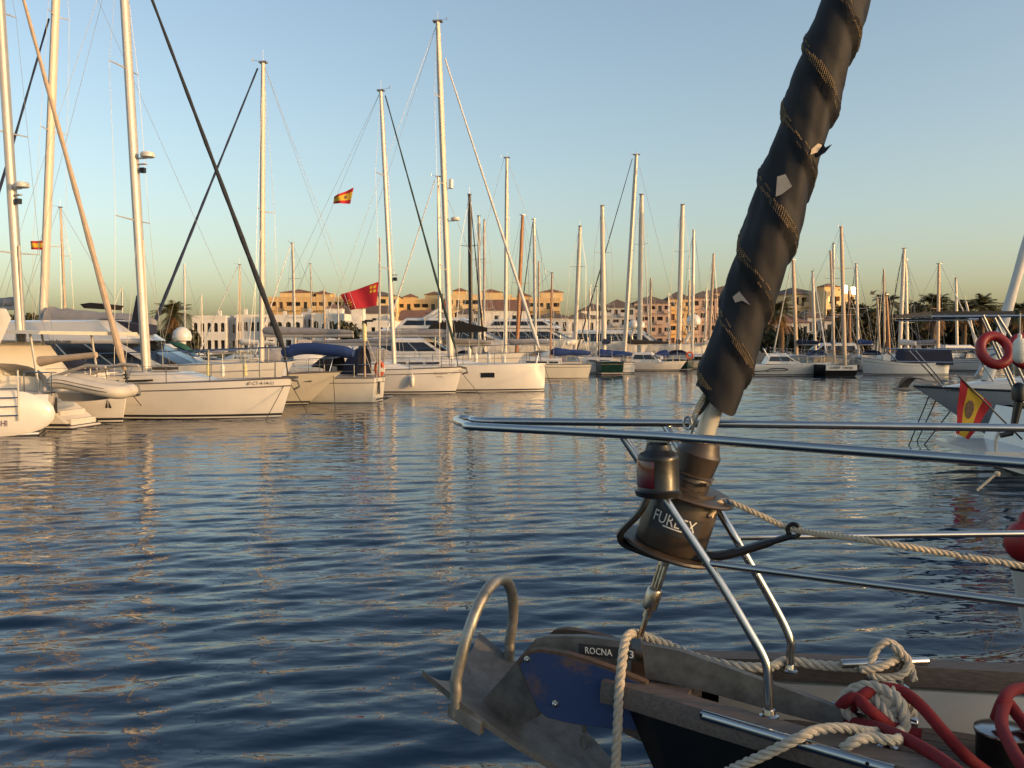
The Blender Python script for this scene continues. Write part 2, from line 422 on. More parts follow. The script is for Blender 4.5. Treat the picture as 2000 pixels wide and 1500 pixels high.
mb.grid([[LQ(t, s * (bsheer(t) - .04), ZD - .012) for s in (-1, -.5, 0, .5, 1)] for t in tt[3:]])
mb.build('deck', 'black_plastic', yacht)
pw = .052
for i in range(-14, 15):
    s0 = i * pw; s1 = s0 + pw - .0055
    far = max(abs(s0), abs(s1)); t0 = .86
    while bsheer(t0) - .045 < far and t0 < 6: t0 += .02
    if t0 > 3.4: continue
    mb = MB(); mb.prism([LQ(t0, s0, ZD - .010), LQ(3.6, s0, ZD - .010), LQ(3.6, s1, ZD - .010), LQ(t0, s1, ZD - .010)], (0, 0, .012))
    mb.build('deck_plank', 'teak_grey', yacht)
# deck house and mast further aft (beyond the right edge, they shade the foredeck)
mb = MB()
pf = [(3.3, ZD, .75), (3.9, ZD + .38, .66), (6.0, ZD + .55, .85), (6.5, ZD + .98, .8), (8.2, ZD + 1.0, .8), (8.6, ZD + .35, .9)]
mb.ring_loft([[LQ(t, wd, ZD - .05), LQ(t, wd * .86, z), LQ(t, -wd * .86, z), LQ(t, -wd, ZD - .05)] for t, z, wd in pf])
dh = mb.build('deck_house', 'deck_white', yacht)
for sd_ in (1, -1):
    mb = MB(); mb.prism([LQ(4.4, sd_ * .80, ZD + .12), LQ(5.8, sd_ * .86, ZD + .14), LQ(5.8, sd_ * .84, ZD + .36), LQ(4.4, sd_ * .77, ZD + .30)], PT * (.02 * sd_)); mb.build('window', 'window', dh)
mb = MB(); mb.tube([LQ(4.4, 0, ZD), LQ(4.75, 0, 16)], .085, 12, flat=.7); mb.build('mast', 'alloy', yacht)
# forward pulpit
RZ = 2.345
pn = lambda x, y: onz(x, y, RZ)
A1 = pn(940, 834); B1 = pn(960, 822.5)
tip = [pn(915, 830), pn(896, 824.5), pn(889.5, 820.5), pn(898, 817.5), pn(922, 818.5)]
near_end = LQ(2.75, .80, RZ - .01); far_end = LQ(2.75, -.86, RZ - .01)
nr = [near_end, pn(2000, 905), pn(1290, 852), A1] + tip + [B1, pn(1330, 826.5), pn(2000, 836), far_end]
mb = MB()
mb.tube([nr[0], nr[1], nr[2]] + spline([nr[2], A1] + tip + [B1, nr[-3]], 6)[6:-6] + nr[-3:], .0125, 12)
mb.build('pulpit_rail', 'steel', yacht)
def leg(pts, r=.0125):
    m_ = MB(); m_.tube(spline(pts, 6), r, 12); return m_.build('pulpit_leg', 'steel', yacht)
nb = onz(1502, 1398, ZC - .002)
nbt = at(1500, 1330, nb.y); nbb = at(1478, 1258, nb.y + .012); nbm = at(1395, 1120, nb.y + .07)
top_n = pn(1213, 846); leg([top_n, top_n.lerp(nbm, .5), nbm, nbm.lerp(nbb, .8), at(1494, 1290, nb.y + .004), nbt, nb])
fb_ = onz(1543, 1309, ZC + .018)
top_f = pn(1296, 825.5); fbm = at(1430, 1040, fb_.y + .04); fbb = at(1536, 1225, fb_.y + .01)
leg([top_f, top_f.lerp(fbm, .5), fbm, fbm.lerp(fbb, .82), at(1543, 1248, fb_.y), at(1544, 1275, fb_.y), fb_])
mr0 = at(1374, 1099, nb.y + .085); mr1 = onz(2000, 1178, mr0.z)
mb = MB(); mb.tube([mr0, mr1, mr1 + (mr1 - mr0) * .7], .0105, 10); mb.build('pulpit_mid_rail', 'steel', yacht)
fr0 = at(1436, 1049, fb_.y + .045); fr1 = onz(2000, 1042, fr0.z)
mb = MB(); mb.tube([fr0, fr1, fr1 + (fr1 - fr0) * .7], .0105, 10); mb.build('pulpit_mid_rail', 'steel', yacht)
for e, zf in ((near_end, 1), (far_end, -1)):
    leg([e, e - UP * .4, V((e.x, e.y, ZC - .03)) - PT * (.02 * zf)])
# leg base plates
for p in (nb, fb_):
    mb = MB(); mb.lathe(p - UP * .004, UP, [(0, .026), (.006, .026), (.010, .018), (.022, .0155)], 16); mb.build('base_flange', 'steel', yacht)
# navigation lantern under the rail
nl = at(1286, 925, 2.535)
k = 2.535 / F
zt, zb = at(1286, 872, 2.535).z, at(1286, 970, 2.535).z
mb = MB(); mb.lathe((nl.x, nl.y, zb), UP, [(0, .050), (.004, .063), (.018, .066), (.022, .060), (.026, .058), (.105, .0565), (.112, .057), (.12, .052), (.130, .038), (.134, .036), (zt - zb + .006, .033), (zt - zb + .012, .024)], 28)
lan = mb.build('navigation_lantern', 'black_plastic', yacht)
mb = MB(); mb.lathe((nl.x, nl.y, zb), UP, [(.030, .0588), (.036, .0608), (.098, .0598), (.104, .0578)], 14, a0=math.radians(95), a1=math.radians(185), ref=(1, 0, 0))
for_lens = mb; 
# lens faces forward and to port: rotate window by building it around the left side
mb = MB(); mb.lathe((nl.x, nl.y, zb), UP, [(.030, .0588), (.036, .0608), (.098, .0598), (.104, .0578)], 14, a0=math.radians(150), a1=math.radians(250), ref=(1, 0, 0)); mb.build('red_lens', 'red_lens', lan)
mb = MB(); bz = at(1286, 858, 2.535); mb.obox((nl.x, nl.y + .01, (zt + RZ) / 2), AF * .03, PT * .012, UP * max(.008, (RZ - zt) / 2)); mb.build('bracket', 'steel', lan)

# forestay with furling drum and rolled sail, all along one axis
FB = fs(1246, 1256, 0); FT = fs(1650, 0, 0); FA = (FT - FB).normalized()
def wy(y):
    a, b = -.4, 9.
    for _ in range(40):
        m_ = (a + b) / 2
        if proj(FB + FA * m_)[1] > y: a = m_
        else: b = m_
    return a
FU = (AF - FA * AF.dot(FA)).normalized()        # aft side, perpendicular to the stay
FV = PT
def fax(w_, a=0, r=0): return FB + FA * w_ + (FU * math.cos(a) + FV * math.sin(a)) * r
mb = MB()
w1, w2, w3, w4 = wy(1205), wy(1188), wy(1150), wy(1085)
mb.lathe(FB, FA, [(-.03, .009), (w1, .009), (w1 + .001, .0135), (w2, .0135)], 12)
mb.build('stay_stud', 'steel_worn', yacht)
mb = MB(); mb.lathe(FB, FA, [(w2, .0215), (w2 + .004, .0235), (w3 - .004, .0235), (w3, .021)], 18); mb.build('lock_nut', 'steel_worn', yacht)
mb = MB()
for a in (.5, .5 + PI):
    mb.tube([fax(w3 - .005, a, .0115), fax(w4 + .02, a, .0115)], .0072, 10)
mb.lathe(FB, FA, [(w4 - .03, .017), (w4 + .03, .017)], 14)
mb.build('turnbuckle', 'steel_worn', yacht)
mb = MB(); mb.lathe(FB, FA, [(w3 - .01, .0075), (w4, .0075)], 10); mb.build('threaded_rod', 'steel_worn', yacht)
mb = MB(); mb.prism([FB + AF * -.016 - UP * .10, FB + AF * .03 - UP * .10, FB + AF * .014 + UP * .02, FB - AF * .014 + UP * .02], PT * .016); mb.build('chain_plate', 'steel', yacht)
# drum
wd0, wd1 = wy(1062), wy(962)
hub = [(w4 + .01, .030), (wd0 - .018, .030)]
mb = MB(); mb.lathe(FB, FA, hub, 18); mb.build('drum_shaft', 'drum_plastic', yacht)
mb = MB(); mb.lathe(FB, FA, [(wd0 - .018, .02), (wd0 - .016, .142), (wd0 - .010, .146), (wd0 - .004, .142), (wd0 - .002, .02)], 40); mb.build('drum_flange', 'drum_plastic', yacht)
mb = MB(); mb.lathe(FB, FA, [(wd1, .02), (wd1 + .002, .142), (wd1 + .008, .146), (wd1 + .013, .141), (wd1 + .016, .06)], 40); mb.build('drum_flange', 'drum_plastic', yacht)
mb = MB(); mb.lathe(FB, FA, [(wd0 - .002, .104), (wd0 + .002, .1065), (wd1 - .004, .1065), (wd1, .104)], 40); drum = mb.build('furling_drum', 'drum_plastic', yacht)
# black label with white lettering round the drum
la0, la1 = None, None
lab_lo, lab_hi = wd0 + .055, wd0 + .118
def ang_for_px(x, w_):
    best = None
    for i in range(0, 360):
        a = math.radians(i); p = fax(w_, a, .107)
        if (FU * math.cos(a) + FV * math.sin(a)).dot(CAM - p) < 0: continue
        e = abs(proj(p)[0] - x)
        if best is None or e < best[0]: best = (e, a)
    return best[1]
aL, aR = ang_for_px(1272, (lab_lo + lab_hi) / 2), ang_for_px(1368, (lab_lo + lab_hi) / 2)
if aR < aL and aL - aR > PI: aR += 2 * PI
mb = MB(); n = 16
mb.grid([[fax(w_, aL + (aR - aL) * j / n, .1072) for j in range(n + 1)] for w_ in (lab_lo, lab_hi)])
mb.build('label_plate', 'ink', drum)
def wrap_text(name, s, size, w_, m_, parent, a0, a1):
    cu = bpy.data.curves.new(name, 'FONT'); cu.body = s; cu.size = size; cu.resolution_u = 2
    tmp = bpy.data.objects.new(name, cu); col.objects.link(tmp)
    me = bpy.data.meshes.new_from_object(tmp.evaluated_get(bpy.context.evaluated_depsgraph_get())); bpy.data.objects.remove(tmp)
    xs = [v.co.x for v in me.vertices]; x0, x1 = min(xs), max(xs)
    m2 = MB(); m2.add([fax(w_ + v.co.y, a0 + (a1 - a0) * (v.co.x - x0) / (x1 - x0), .1078) for v in me.vertices], [tuple(p.vertices) for p in me.polygons])
    bpy.data.meshes.remove(me); return m2.build(name, m_, parent)
dA = aR - aL
wrap_text('lettering', 'FURLEX', .048, lab_lo + .024, 'print_white', drum, aL + dA * .08, aL + dA * .88)
mb = MB(); mb.grid([[fax(w_, aL + dA * (.3 + .5 * j / 8), .1077) for j in range(9)] for w_ in (lab_lo + .017, lab_lo + .021)]); mb.build('underline', 'print_white', drum)
# swivel body above the drum
wa_, wb_, wc_ = wy(962), wy(925), wy(872)
prof = [(wa_, .085), (wa_ + .004, .088), (wa_ + .022, .086), (wa_ + .024, .060), (wa_ + .045, .058), (wa_ + .047, .064), (wa_ + .066, .064), (wa_ + .068, .059), (wb_, .058), (wb_ + .003, .067), (wc_ - .02, .066), (wc_ - .012, .061), (wc_, .056), (wc_ + .02, .050), (wc_ + .024, .036)]
prof = sorted(prof, key=lambda q_: q_[0])
mb = MB(); mb.lathe(FB, FA, prof, 28); sw = mb.build('swivel_body', 'drum_plastic', yacht)
mb = MB(); ac = ang_for_px(1378, wb_)
for dw in (.0, .028):
    mb.grid([[fax(wb_ - .045 + dw + q_, ac - .35 + .35 * j / 6, .069) for j in range(7)] for q_ in (0, .012)])
mb.build('clamp_band', 'black_plastic', sw)
# cage arms
mb = MB()
def cp_(x, y, s): return fs(x, y, s)
ca = [cp_(1268, 962, .10), cp_(1250, 1000, .115), cp_(1216, 1036, .10), cp_(1212, 1052, .09), cp_(1228, 1066, .075), cp_(1290, 1088, .05), cp_(1345, 1097, .03)]
mb.tube(spline(ca, 5), .0135, 8, flat=.8)
mb.build('cage_arm', 'black_plastic', yacht)
mb = MB(); aa = [cp_(1330, 1092, .05), cp_(1420, 1083, .03), cp_(1500, 1060, .0), cp_(1548, 1046, -.01)]
mb.tube(spline(aa, 5), [.021] * 6 + [.019] * 5 + [.014] * 5, 8, flat=.7); mb.build('cage_arm', 'black_plastic', yacht)
mb = MB(); e = cp_(1553, 1036, -.01)
mb.tube([e + AF * (.017 * math.cos(a)) + UP * (.019 * math.sin(a)) - AF * .004 for a in [2 * PI * i / 14 for i in range(14)]], .0065, 8, closed=True)
mb.build('fairlead', 'black_plastic', yacht)
mb = MB(); mb.obox(fax(w4 + .012), FU * .10, FV * .022, FA * .010); mb.build('cage_plate', 'steel_worn', yacht)
# foil
wf0, wf1 = wy(880), wy(700)
mb = MB(); mb.lathe(FB, FA, [(wf0, .0285), (wf1, .0285), (7.0, .0285)], 16); mb.build('foil', 'gelcoat_cream', yacht)
# rolled sail: cloth wound round the foil with overlapping spiral edges
ws0, ws1 = wy(776), 6.8
PITCH = .19; NA = 44; NW = int((ws1 - ws0) / .016)
rn = random.Random(5); folds = [(rn.uniform(2, 7), rn.uniform(6, 22), rn.uniform(0, 6.28), rn.uniform(.0004, .0013)) for _ in range(10)]
aC = math.atan2(FV.dot((CAM - FB).normalized()), FU.dot((CAM - FB).normalized()))   # side that faces the camera
def sail_r(w_, a):
    ph = ((w_ / PITCH - 2 * (a - aC) / (2 * PI)) % 1.0)     # the edge descends from left to right
    base = .062 + .006 * math.sin(w_ * 5.1 + 1) + .004 * math.sin(w_ * 11.3)
    if w_ < ws0 + .25: base += .010 * math.sin(PI * (w_ - ws0) / .25)
    step = .0135 * (1 - ph) ** .55 * (1 if ph > .03 else ph / .03)
    step += .0035 * math.exp(-((ph - .16) / .035) ** 2) - .003 * math.exp(-((ph - .42) / .05) ** 2)
    f_ = sum(am * math.sin(round(na / 2) * a + kw * w_ + p_) for na, kw, p_, am in folds)
    f_ += .0018 * math.sin(9 * a - 24 * w_ + 3 * math.sin(3.1 * w_)) * (.5 + .5 * math.sin(4.7 * w_ + a))
    return base + step + f_
mb = MB(); rg = []
for i in range(NW + 1):
    w_ = ws0 + (ws1 - ws0) * i / NW
    ring = []
    for j in range(NA):
        a = 2 * PI * j / NA
        ww = w_
        if i == 0: ww = w_ + .035 * math.cos(a - aC - 2.2)
        ring.append(fax(ww, a, sail_r(ww, a)))
    rg.append(ring)
mb.ring_loft(rg, True); sail = mb.build('furled_sail', 'sailcover', yacht, 60)
# gold zig-zag stitching along the spiral edges
mb = MB()
for band in (.09, .12, .15, .18, .21):
    line = []
    N = int((1.62 - 0) / .0042)
    for i in range(N):
        pass
    turns0, turns1 = math.floor(ws0 / PITCH), math.ceil(2.35 / PITCH)
    for tn in range(turns0, turns1 + 1):
        line = []
        for i in range(91):
            a = aC - 1.7 + 3.4 * i / 90
            z_ = .016 * (1 if i % 2 else -1)
            w_ = (tn + band + z_ + 2 * (a - aC) / (2 * PI)) * PITCH
            if w_ < ws0 + .02 or w_ > 2.4: continue
            if (math.sin(w_ * 91 + band * 50 + tn) + math.sin(w_ * 37 + tn * 2.1)) < -.35: 
                if len(line) > 2: mb.tube(line, .0009, 3, cap=False)
                line = []; continue
            line.append(fax(w_, a, sail_r(w_, a) + .0009))
        if len(line) > 2: mb.tube(line, .0009, 3, cap=False)
mb.build('stitching', 'thread', sail, kind='stuff')
# torn patches and a loose flap
def sail_px(x, y, lift=.002):
    """first point of the roll met along a pixel's ray"""
    r_ = ray(x, y).normalized(); best = None
    for i in range(600):
        p = CAM + r_ * (2.3 + i * .001)
        d = p - FB; w_ = d.dot(FA); q_ = d - FA * w_; a = math.atan2(q_.dot(FV), q_.dot(FU))
        if q_.length <= sail_r(w_, a) + lift: return p
    return CAM + r_ * 2.62
def patch(pts, m_, nm):
    m2 = MB(); ps = [sail_px(x, y, .003) for x, y in pts]; c = sum(ps, V()) / len(ps)
    nrm = (CAM - c).normalized() * .0016
    m2.prism(ps, nrm); return m2.build(nm, m_, sail)
patch([(1518, 345), (1534, 340), (1547, 364), (1526, 380), (1515, 384)], 'torn_cloth', 'torn_patch')
patch([(1444, 569), (1450, 577), (1466, 596), (1449, 587), (1436, 591), (1431, 580)], 'torn_cloth', 'torn_patch')
patch([(1585, 291), (1598, 280), (1606, 283), (1597, 297), (1583, 302)], 'torn_cloth', 'torn_patch')
p0 = sail_px(1590, 300, .0); 
mb = MB(); fl = [p0, at(1606, 276, p0.y + .01), at(1612, 288, p0.y), at(1626, 281, p0.y - .02), at(1612, 298, p0.y - .01), at(1596, 308, p0.y)]
mb.prism(fl, V((0, .003, 0))); mb.build('torn_flap', 'sailcover', sail)
patch([(1500, 388), (1508, 382), (1512, 398), (1497, 408), (1492, 404)], 'sailcover', 'torn_flap')
# tack line and shackle at the foot of the sail
tk = [fs(x, y, .035) for x, y in ((1386, 742), (1378, 768), (1366, 790), (1357, 812), (1350, 830))]
mb = MB(); laid_rope(mb, spline(tk, 4), .0085, .03); mb.build('tack_lashing', 'rope_cream', yacht)
mb = MB(); laid_rope(mb, spline([fs(x, y, .03) for x, y in ((1388, 745), (1386, 770), (1372, 800), (1356, 815))], 4), .006, .02); mb.build('tack_lashing', 'rope_dark', yacht)
mb = MB(); c0 = fs(1343, 826, .04)
mb.tube([c0 + AF * (.012 * math.cos(a)) + UP * (.018 * math.sin(a)) for a in [2 * PI * i / 12 for i in range(12)]], .004, 8, closed=True)
mb.tube([fs(1362, 808, .04), fs(1349, 848, .04)], .005, 8); mb.build('shackle', 'steel', yacht)

# bow roller cheeks (port one painted blue), roller and bolts
cheek_px = [(1012, 1296), (1019, 1282), (1034, 1271), (1056, 1268), (1100, 1275), (1150, 1289), (1200, 1307), (1262, 1334), (1262, 1428), (1200, 1424), (1120, 1414), (1068, 1402), (1050, 1386), (1034, 1350), (1018, 1312)]
SC = .118
ck = [fs(x, y, SC) for x, y in cheek_px]
mb = MB(); mb.prism(ck, PT * -.028); cheek = mb.build('bow_cheek', 'brown_wood', yacht, 30)
cen = sum(ck, V()) / len(ck)
ins = [cen + (p - cen) * .945 - UP * .004 for p in ck]
mb = MB(); mb.prism([p + PT * .0005 for p in ins], PT * .0035); mb.build('painted_panel', 'blue_wood', cheek)
mb = MB(); mb.prism([p - PT * (SC * 2 - .028) + UP * .004 for p in ck], PT * -.028); mb.build('bow_cheek', 'brown_wood', yacht, 30)
for x, y in ((1030, 1287), (1085, 1374)):
    p = fs(x, y, SC + .003); mb = MB(); mb.lathe(p, PT, [(0, .0115), (.004, .0115), (.005, .0075), (.012, .0075), (.0145, .004)], 6); mb.build('bolt', 'steel', cheek)
mb = MB(); rc = fs(1060, 1320, 0); mb.lathe(rc - PT * .07, PT, [(0, .028), (.01, .034), (.05, .022), (.09, .022), (.13, .034), (.14, .028)], 20); mb.build('roller', 'black_plastic', yacht)
# stemhead block joining the cheeks to the hull
mb = MB(); mb.ring_loft([[LQ(t, b_, ZC - .03), LQ(t, b_, zb_), LQ(t, -b_, zb_), LQ(t, -b_, ZC - .03)] for t, b_, zb_ in ((.60, .10, ZC - .16), (.70, .12, ZC - .18), (.80, .13, ZC - .15))])
mb.build('stem_block', 'teak_grey', yacht)
mb = MB(); sh_ = fs(1141, 1412, .06); mb.tube([sh_, sh_ - UP * .03], .007, 8); mb.tube([sh_ - UP * .03 + AF * (.011 * math.cos(a)) - UP * (.03 + .022 * math.sin(a)) for a in [2 * PI * i / 12 for i in range(12)]], .004, 6, closed=True); mb.build('shackle', 'galv_dark', yacht)
# steel rubbing strips on the near cap rail
for t0, t1 in ((.88, 1.37), (1.40, 2.3), (2.33, 4)):
    mb = MB(); n = 8; top = []; line = []
    for i in range(n + 1):
        t = t0 + (t1 - t0) * i / n; b = bsheer(t) + .028 + .012 * min(1, t - .5); line.append(LQ(t, b - .004, ZC - .012))
    mb.tube(line, .0145, 10, flat=1.0); st = mb.build('rubbing_strip', 'steel', yacht)
    for q_ in (.12, .5, .88):
        p = line[0].lerp(line[-1], q_); i = int(q_ * n); p = line[i]
        mb = MB(); mb.lathe(p + PT * .0135 + UP * .004, PT, [(0, .0055), (.002, .0045)], 8); mb.build('screw', 'black_plastic', st)
# mooring cleats
def cleat(c, ax, L_, r_, posts):
    m1 = MB(); m1.tube([c - ax * L_, c - ax * (L_ - .004), c + ax * (L_ - .004), c + ax * L_], [r_ * .8, r_, r_, r_ * .8], 14); cl = m1.build('cleat', 'steel', yacht)
    for q_ in (-1, 1):
        m2 = MB(); p = c + ax * (q_ * L_ * .33); m2.lathe(V((p.x, p.y, c.z - posts)), UP, [(0, .03), (.005, .03), (.012, .016), (posts, .014)], 14); m2.build('cleat_post', 'steel', cl)
fc = onz(1728, 1294, ZC + .055); fdir = (onz(1820, 1291, ZC + .055) - onz(1640, 1297, ZC + .055)).normalized()
cleat(fc, fdir, .135, .0135, .075)
nc = onz(1706, 1396, ZC - .045); ndir = (onz(1802, 1414, ZC - .05) - onz(1612, 1376, ZC - .04)).normalized()
cleat(nc, ndir, .115, .0155, .085)
# windlass
wl = onz(1962, 1425, ZC - .07)
mb = MB(); mb.lathe((wl.x, wl.y, ZD + .003), UP, [(0, .10), (.01, .10), (.014, .072), (.07, .072), (.085, .078), (.088, .078)], 30); wm = mb.build('windlass', 'black_plastic', yacht)
mb = MB(); mb.lathe((wl.x, wl.y, ZD + .09), UP, [(0, .078), (.006, .077), (.012, .06), (.014, .02)], 30); mb.build('windlass_cap', 'steel', wm)
w2_ = onz(2012, 1320, ZC - .005); mb = MB(); mb.lathe((w2_.x, w2_.y, ZD), UP, [(0, .06), (.1, .055), (.14, .06), (.15, .055), (.155, .03)], 24); mb.build('windlass_drum', 'steel', wm)

# ---- anchor (stowed in the roller) ----
anchor = thing('anchor', 'galvanised steel anchor with tall roll bar stowed at the foreground bow', 'anchor', LQ(.1, 0, 1.42), 0, world=True)
n1 = onplane(884, 1392, LQ(.1, 0, 0), AF); n1 = LQ(.10, .205, 1.455); f1 = LQ(.10, -.205, 1.47)
arch = [n1 - UP * .012, LQ(.105, .203, 1.52)] + [LQ(.105 + .045 * math.sin(a) ** .8, .203 * math.cos(a), 1.56 + .265 * math.sin(a)) for a in [PI * i / 12 for i in range(13)]] + [LQ(.105, -.203, 1.53), f1]
mb = MB(); mb.tube(spline(arch, 3), .0185, 14); mb.build('roll_bar', 'galv_bare', anchor)
# fluke: a dished plate, broad at the back, running down and aft to its point
def fluke(k, q):      # k 0 back .. 1 tip, q -1..1
    t = -.015 + .72 * k
    zc = 1.515 - .33 * k
    wd = .205 if k < .22 else .205 * (1 - ((k - .22) / .78) ** 1.6)
    return LQ(t, q * wd, zc + .10 * abs(q) ** 1.6 * (1 - k) - .045)
ks = [0, .06, .13, .2, .3, .42, .55, .7, .85, .97]; qs = [-1, -.75, -.45, -.15, .15, .45, .75, 1]
topg = [[fluke(k_, q_) for q_ in qs] for k_ in ks]; th = V((0, 0, -.022))
ring = [[p for p in row] + [p + th for p in row[::-1]] for row in topg]
mb = MB(); mb.ring_loft(ring); mb.build('fluke', 'galv', anchor, 30)
for sgn in (1, -1):
    mb = MB(); a_ = LQ(.10, .205 * sgn, 1.452); mb.obox(a_ + AF * .04 - UP * .012, AF * .055 - UP * .02, PT * .016, UP * .020); mb.build('roll_bar_foot', 'galv_bare', anchor)
shp = [(1046, 1248), (1066, 1243), (1140, 1243), (1250, 1257), (1330, 1272), (1418, 1303), (1520, 1340), (1645, 1386), (1648, 1418), (1600, 1412), (1500, 1386), (1380, 1352), (1250, 1322), (1130, 1296), (1076, 1290), (1050, 1330), (1052, 1400), (1010, 1420), (935, 1378), (985, 1320), (1018, 1280)]
mb = MB(); mb.prism([fs(x, y, .014) for x, y in shp], PT * -.026); shank = mb.build('shank', 'galv', anchor, 25)
lp = [fs(x, y, .0165) for x, y in ((1130, 1257), (1241, 1268), (1240, 1291), (1131, 1279))]
mb = MB(); mb.prism(lp, PT * -.003); pl = mb.build('name_plate', 'ink', shank)
xd = lp[1] - lp[0]
text_mesh('lettering', 'ROCNA', .030, fs(1142, 1276, .0172), xd, UP, 'print_white', pl, .0006, width=.088)
text_mesh('lettering', '33', .034, fs(1217, 1284, .0172), xd, UP, 'print_white', pl, .0006, width=.031)

# ---- ropes of the foreground yacht, each a thing of its own ----
def rope_thing(name, pts, r, m_, label, pitch=None, n=8, mats=None, mi=None):
    pts = spline(pts, n); m1 = MB(); laid_rope(m1, pts, r, pitch or r * 5.5, None, 3, 7, mi)
    return solo(m1, name, mats or m_, label, 'rope', min(pts, key=lambda p: p.z))
RR = .0145
o1 = FB + UP * .035
rope_thing('mooring_rope', [fs(1200, 1560, .16), fs(1203, 1480, .165), fs(1206, 1420, .17), fs(1210, 1340, .165), fs(1216, 1285, .14), fs(1222, 1250, .075), fs(1230, 1239, .04), fs(1246, 1238, -.035), fs(1270, 1247, -.08), onz(1310, 1262, ZC + .05), onz(1360, 1284, ZC + .035), onz(1430, 1300, ZC + .03), onz(1500, 1303, ZC + .033), fb_ + V((0, .03, .018)), onz(1600, 1299, ZC + .033), fc - fdir * .085 - UP * .012], RR, 'rope', 'white laid rope hanging over the foreground bow beside the blue cheek')
# coil on the far cleat
tw = fc; e1, e2 = fdir, V((0, 0, 1)); e3 = e1.cross(e2)
rope_thing('mooring_rope', [fc - fdir * .085 - UP * .012 + e3 * .02, fc - e1 * .02 + e3 * .028 + UP * .0, fc + e1 * .05 + UP * .026 + e3 * .0, fc + e1 * .005 + UP * .062, fc - e1 * .035 + UP * .026, fc - e1 * .05 - UP * .03 + e3 * .02, fc + e1 * .03 - UP * .03 + e3 * .03, fc + e1 * .06 + UP * .01 + e3 * .026, fc + e1 * .02 + UP * .05 + e3 * .02, fc + e1 * .05 + UP * .03 - e3 * .02, fc + e1 * .075 + e3 * .0, fc + e1 * .08 - UP * .05 + e3 * .02], .012, 'rope', 'white rope hitched round the far cleat on the foreground yacht')
u_ = ndir; v_ = V((0, 0, 1)).cross(u_).normalized()
knot = [(.06, .02, 0), (.03, .055, .01), (-.02, .045, -.02), (-.06, 0, -.025), (-.05, -.03, -.01), (0, -.015, -.03), (.045, .03, -.02), (.03, .06, .02), (.07, .02, .02), (.06, -.03, 0), (.02, -.01, -.03), (-.035, .03, -.03), (-.02, .05, 0), (.02, .02, -.04), (.05, -.035, -.03), (-.01, -.03, -.045), (-.065, .01, -.03), (-.045, .045, -.005), (.0, .062, -.01), (.05, .045, -.03), (.06, -.01, -.045), (.03, -.035, -.05)]
rope_thing('mooring_rope', [nc + u_ * (a * 1.3 + .005) + UP * (b_ * 1.25 + .008) + v_ * (c * 1.25) for a, b_, c in knot], .0155, 'rope', 'thick white rope wound round the near cleat under the red line')
rope_thing('mooring_rope', [nc + u_ * .05 - UP * .03 - v_ * .02, onz(1700, 1430, ZC - .01), onz(1650, 1422, ZC + .018), onz(1600, 1425, ZC + .022), onz(1560, 1441, ZC + .012), onz(1500, 1471, ZC - .04), onz(1430, 1503, ZC - .11), onz(1380, 1530, ZC - .2)], .0135, 'rope', 'left one of two white mooring ropes led over the foreground gunwale')
rope_thing('mooring_rope', [nc + u_ * .07 - UP * .02 - v_ * .01, onz(1752, 1446, ZC + .01), onz(1700, 1440, ZC + .024), onz(1665, 1450, ZC + .018), onz(1630, 1476, ZC - .03), onz(1592, 1506, ZC - .10), onz(1560, 1540, ZC - .2)], .0135, 'rope', 'right one of two white mooring ropes led over the foreground gunwale')
rope_thing('furling_line', [fax(wd1 - .03, ang_for_px(1384, wd1 - .03), .112), fs(1412, 978, .02), fs(1480, 1004, .01), e + UP * .002, onz(1700, 1056, 2.09), onz(1850, 1081, 2.07), onz(2000, 1106, 2.05), onz(2150, 1132, 2.03)], .0085, 'rope_cream', 'thin cream furling line with blue flecks running aft from the drum', .045, 10, 'rope_fleck')
RD = .0165
def red(pts, label):
    pts = spline(pts, 10); m1 = MB(); m1.tube(resample(pts, .012), RD, 14)
    return solo(m1, 'red_rope', 'rope_red', label, 'rope', min(pts, key=lambda p: p.z))
zc = ZC
red([onz(1800, 1436, zc - .06), onz(1745, 1420, zc - .05), onz(1700, 1388, zc + .0), onz(1674, 1364, zc + .015), onz(1658, 1366, zc + .01), onz(1640, 1382, zc - .03), onz(1640, 1400, zc - .06), onz(1662, 1411, zc - .06), onz(1710, 1420, zc - .03), onz(1770, 1444, zc - .0), onz(1830, 1478, zc + .005), onz(1880, 1515, zc + .005)], 'red rope looped under the near cleat and over the foreground gunwale')
red([onz(1652, 1392, zc - .05), onz(1680, 1362, zc + .015), onz(1718, 1345, zc + .03), onz(1760, 1350, zc + .03), onz(1800, 1380, zc + .01), onz(1840, 1426, zc - .03), onz(1880, 1470, zc - .075), onz(1905, 1492, zc - .11), onz(1930, 1510, zc - .14)], 'red rope arching over the white knot on the near cleat')
red([onz(1945, 1405, zc - .04), onz(1958, 1372, zc + .01), onz(1975, 1350, zc + .02), onz(2005, 1345, zc + .01), onz(2030, 1370, zc - .02), onz(2020, 1430, zc - .05), onz(1990, 1400, zc - .03), onz(1966, 1372, zc - .0), onz(1956, 1412, zc - .01), onz(1970, 1450, zc - .02), onz(2000, 1500, zc - .03), onz(2040, 1540, zc - .06)], 'coil of red rope hanging over the windlass at the right edge')
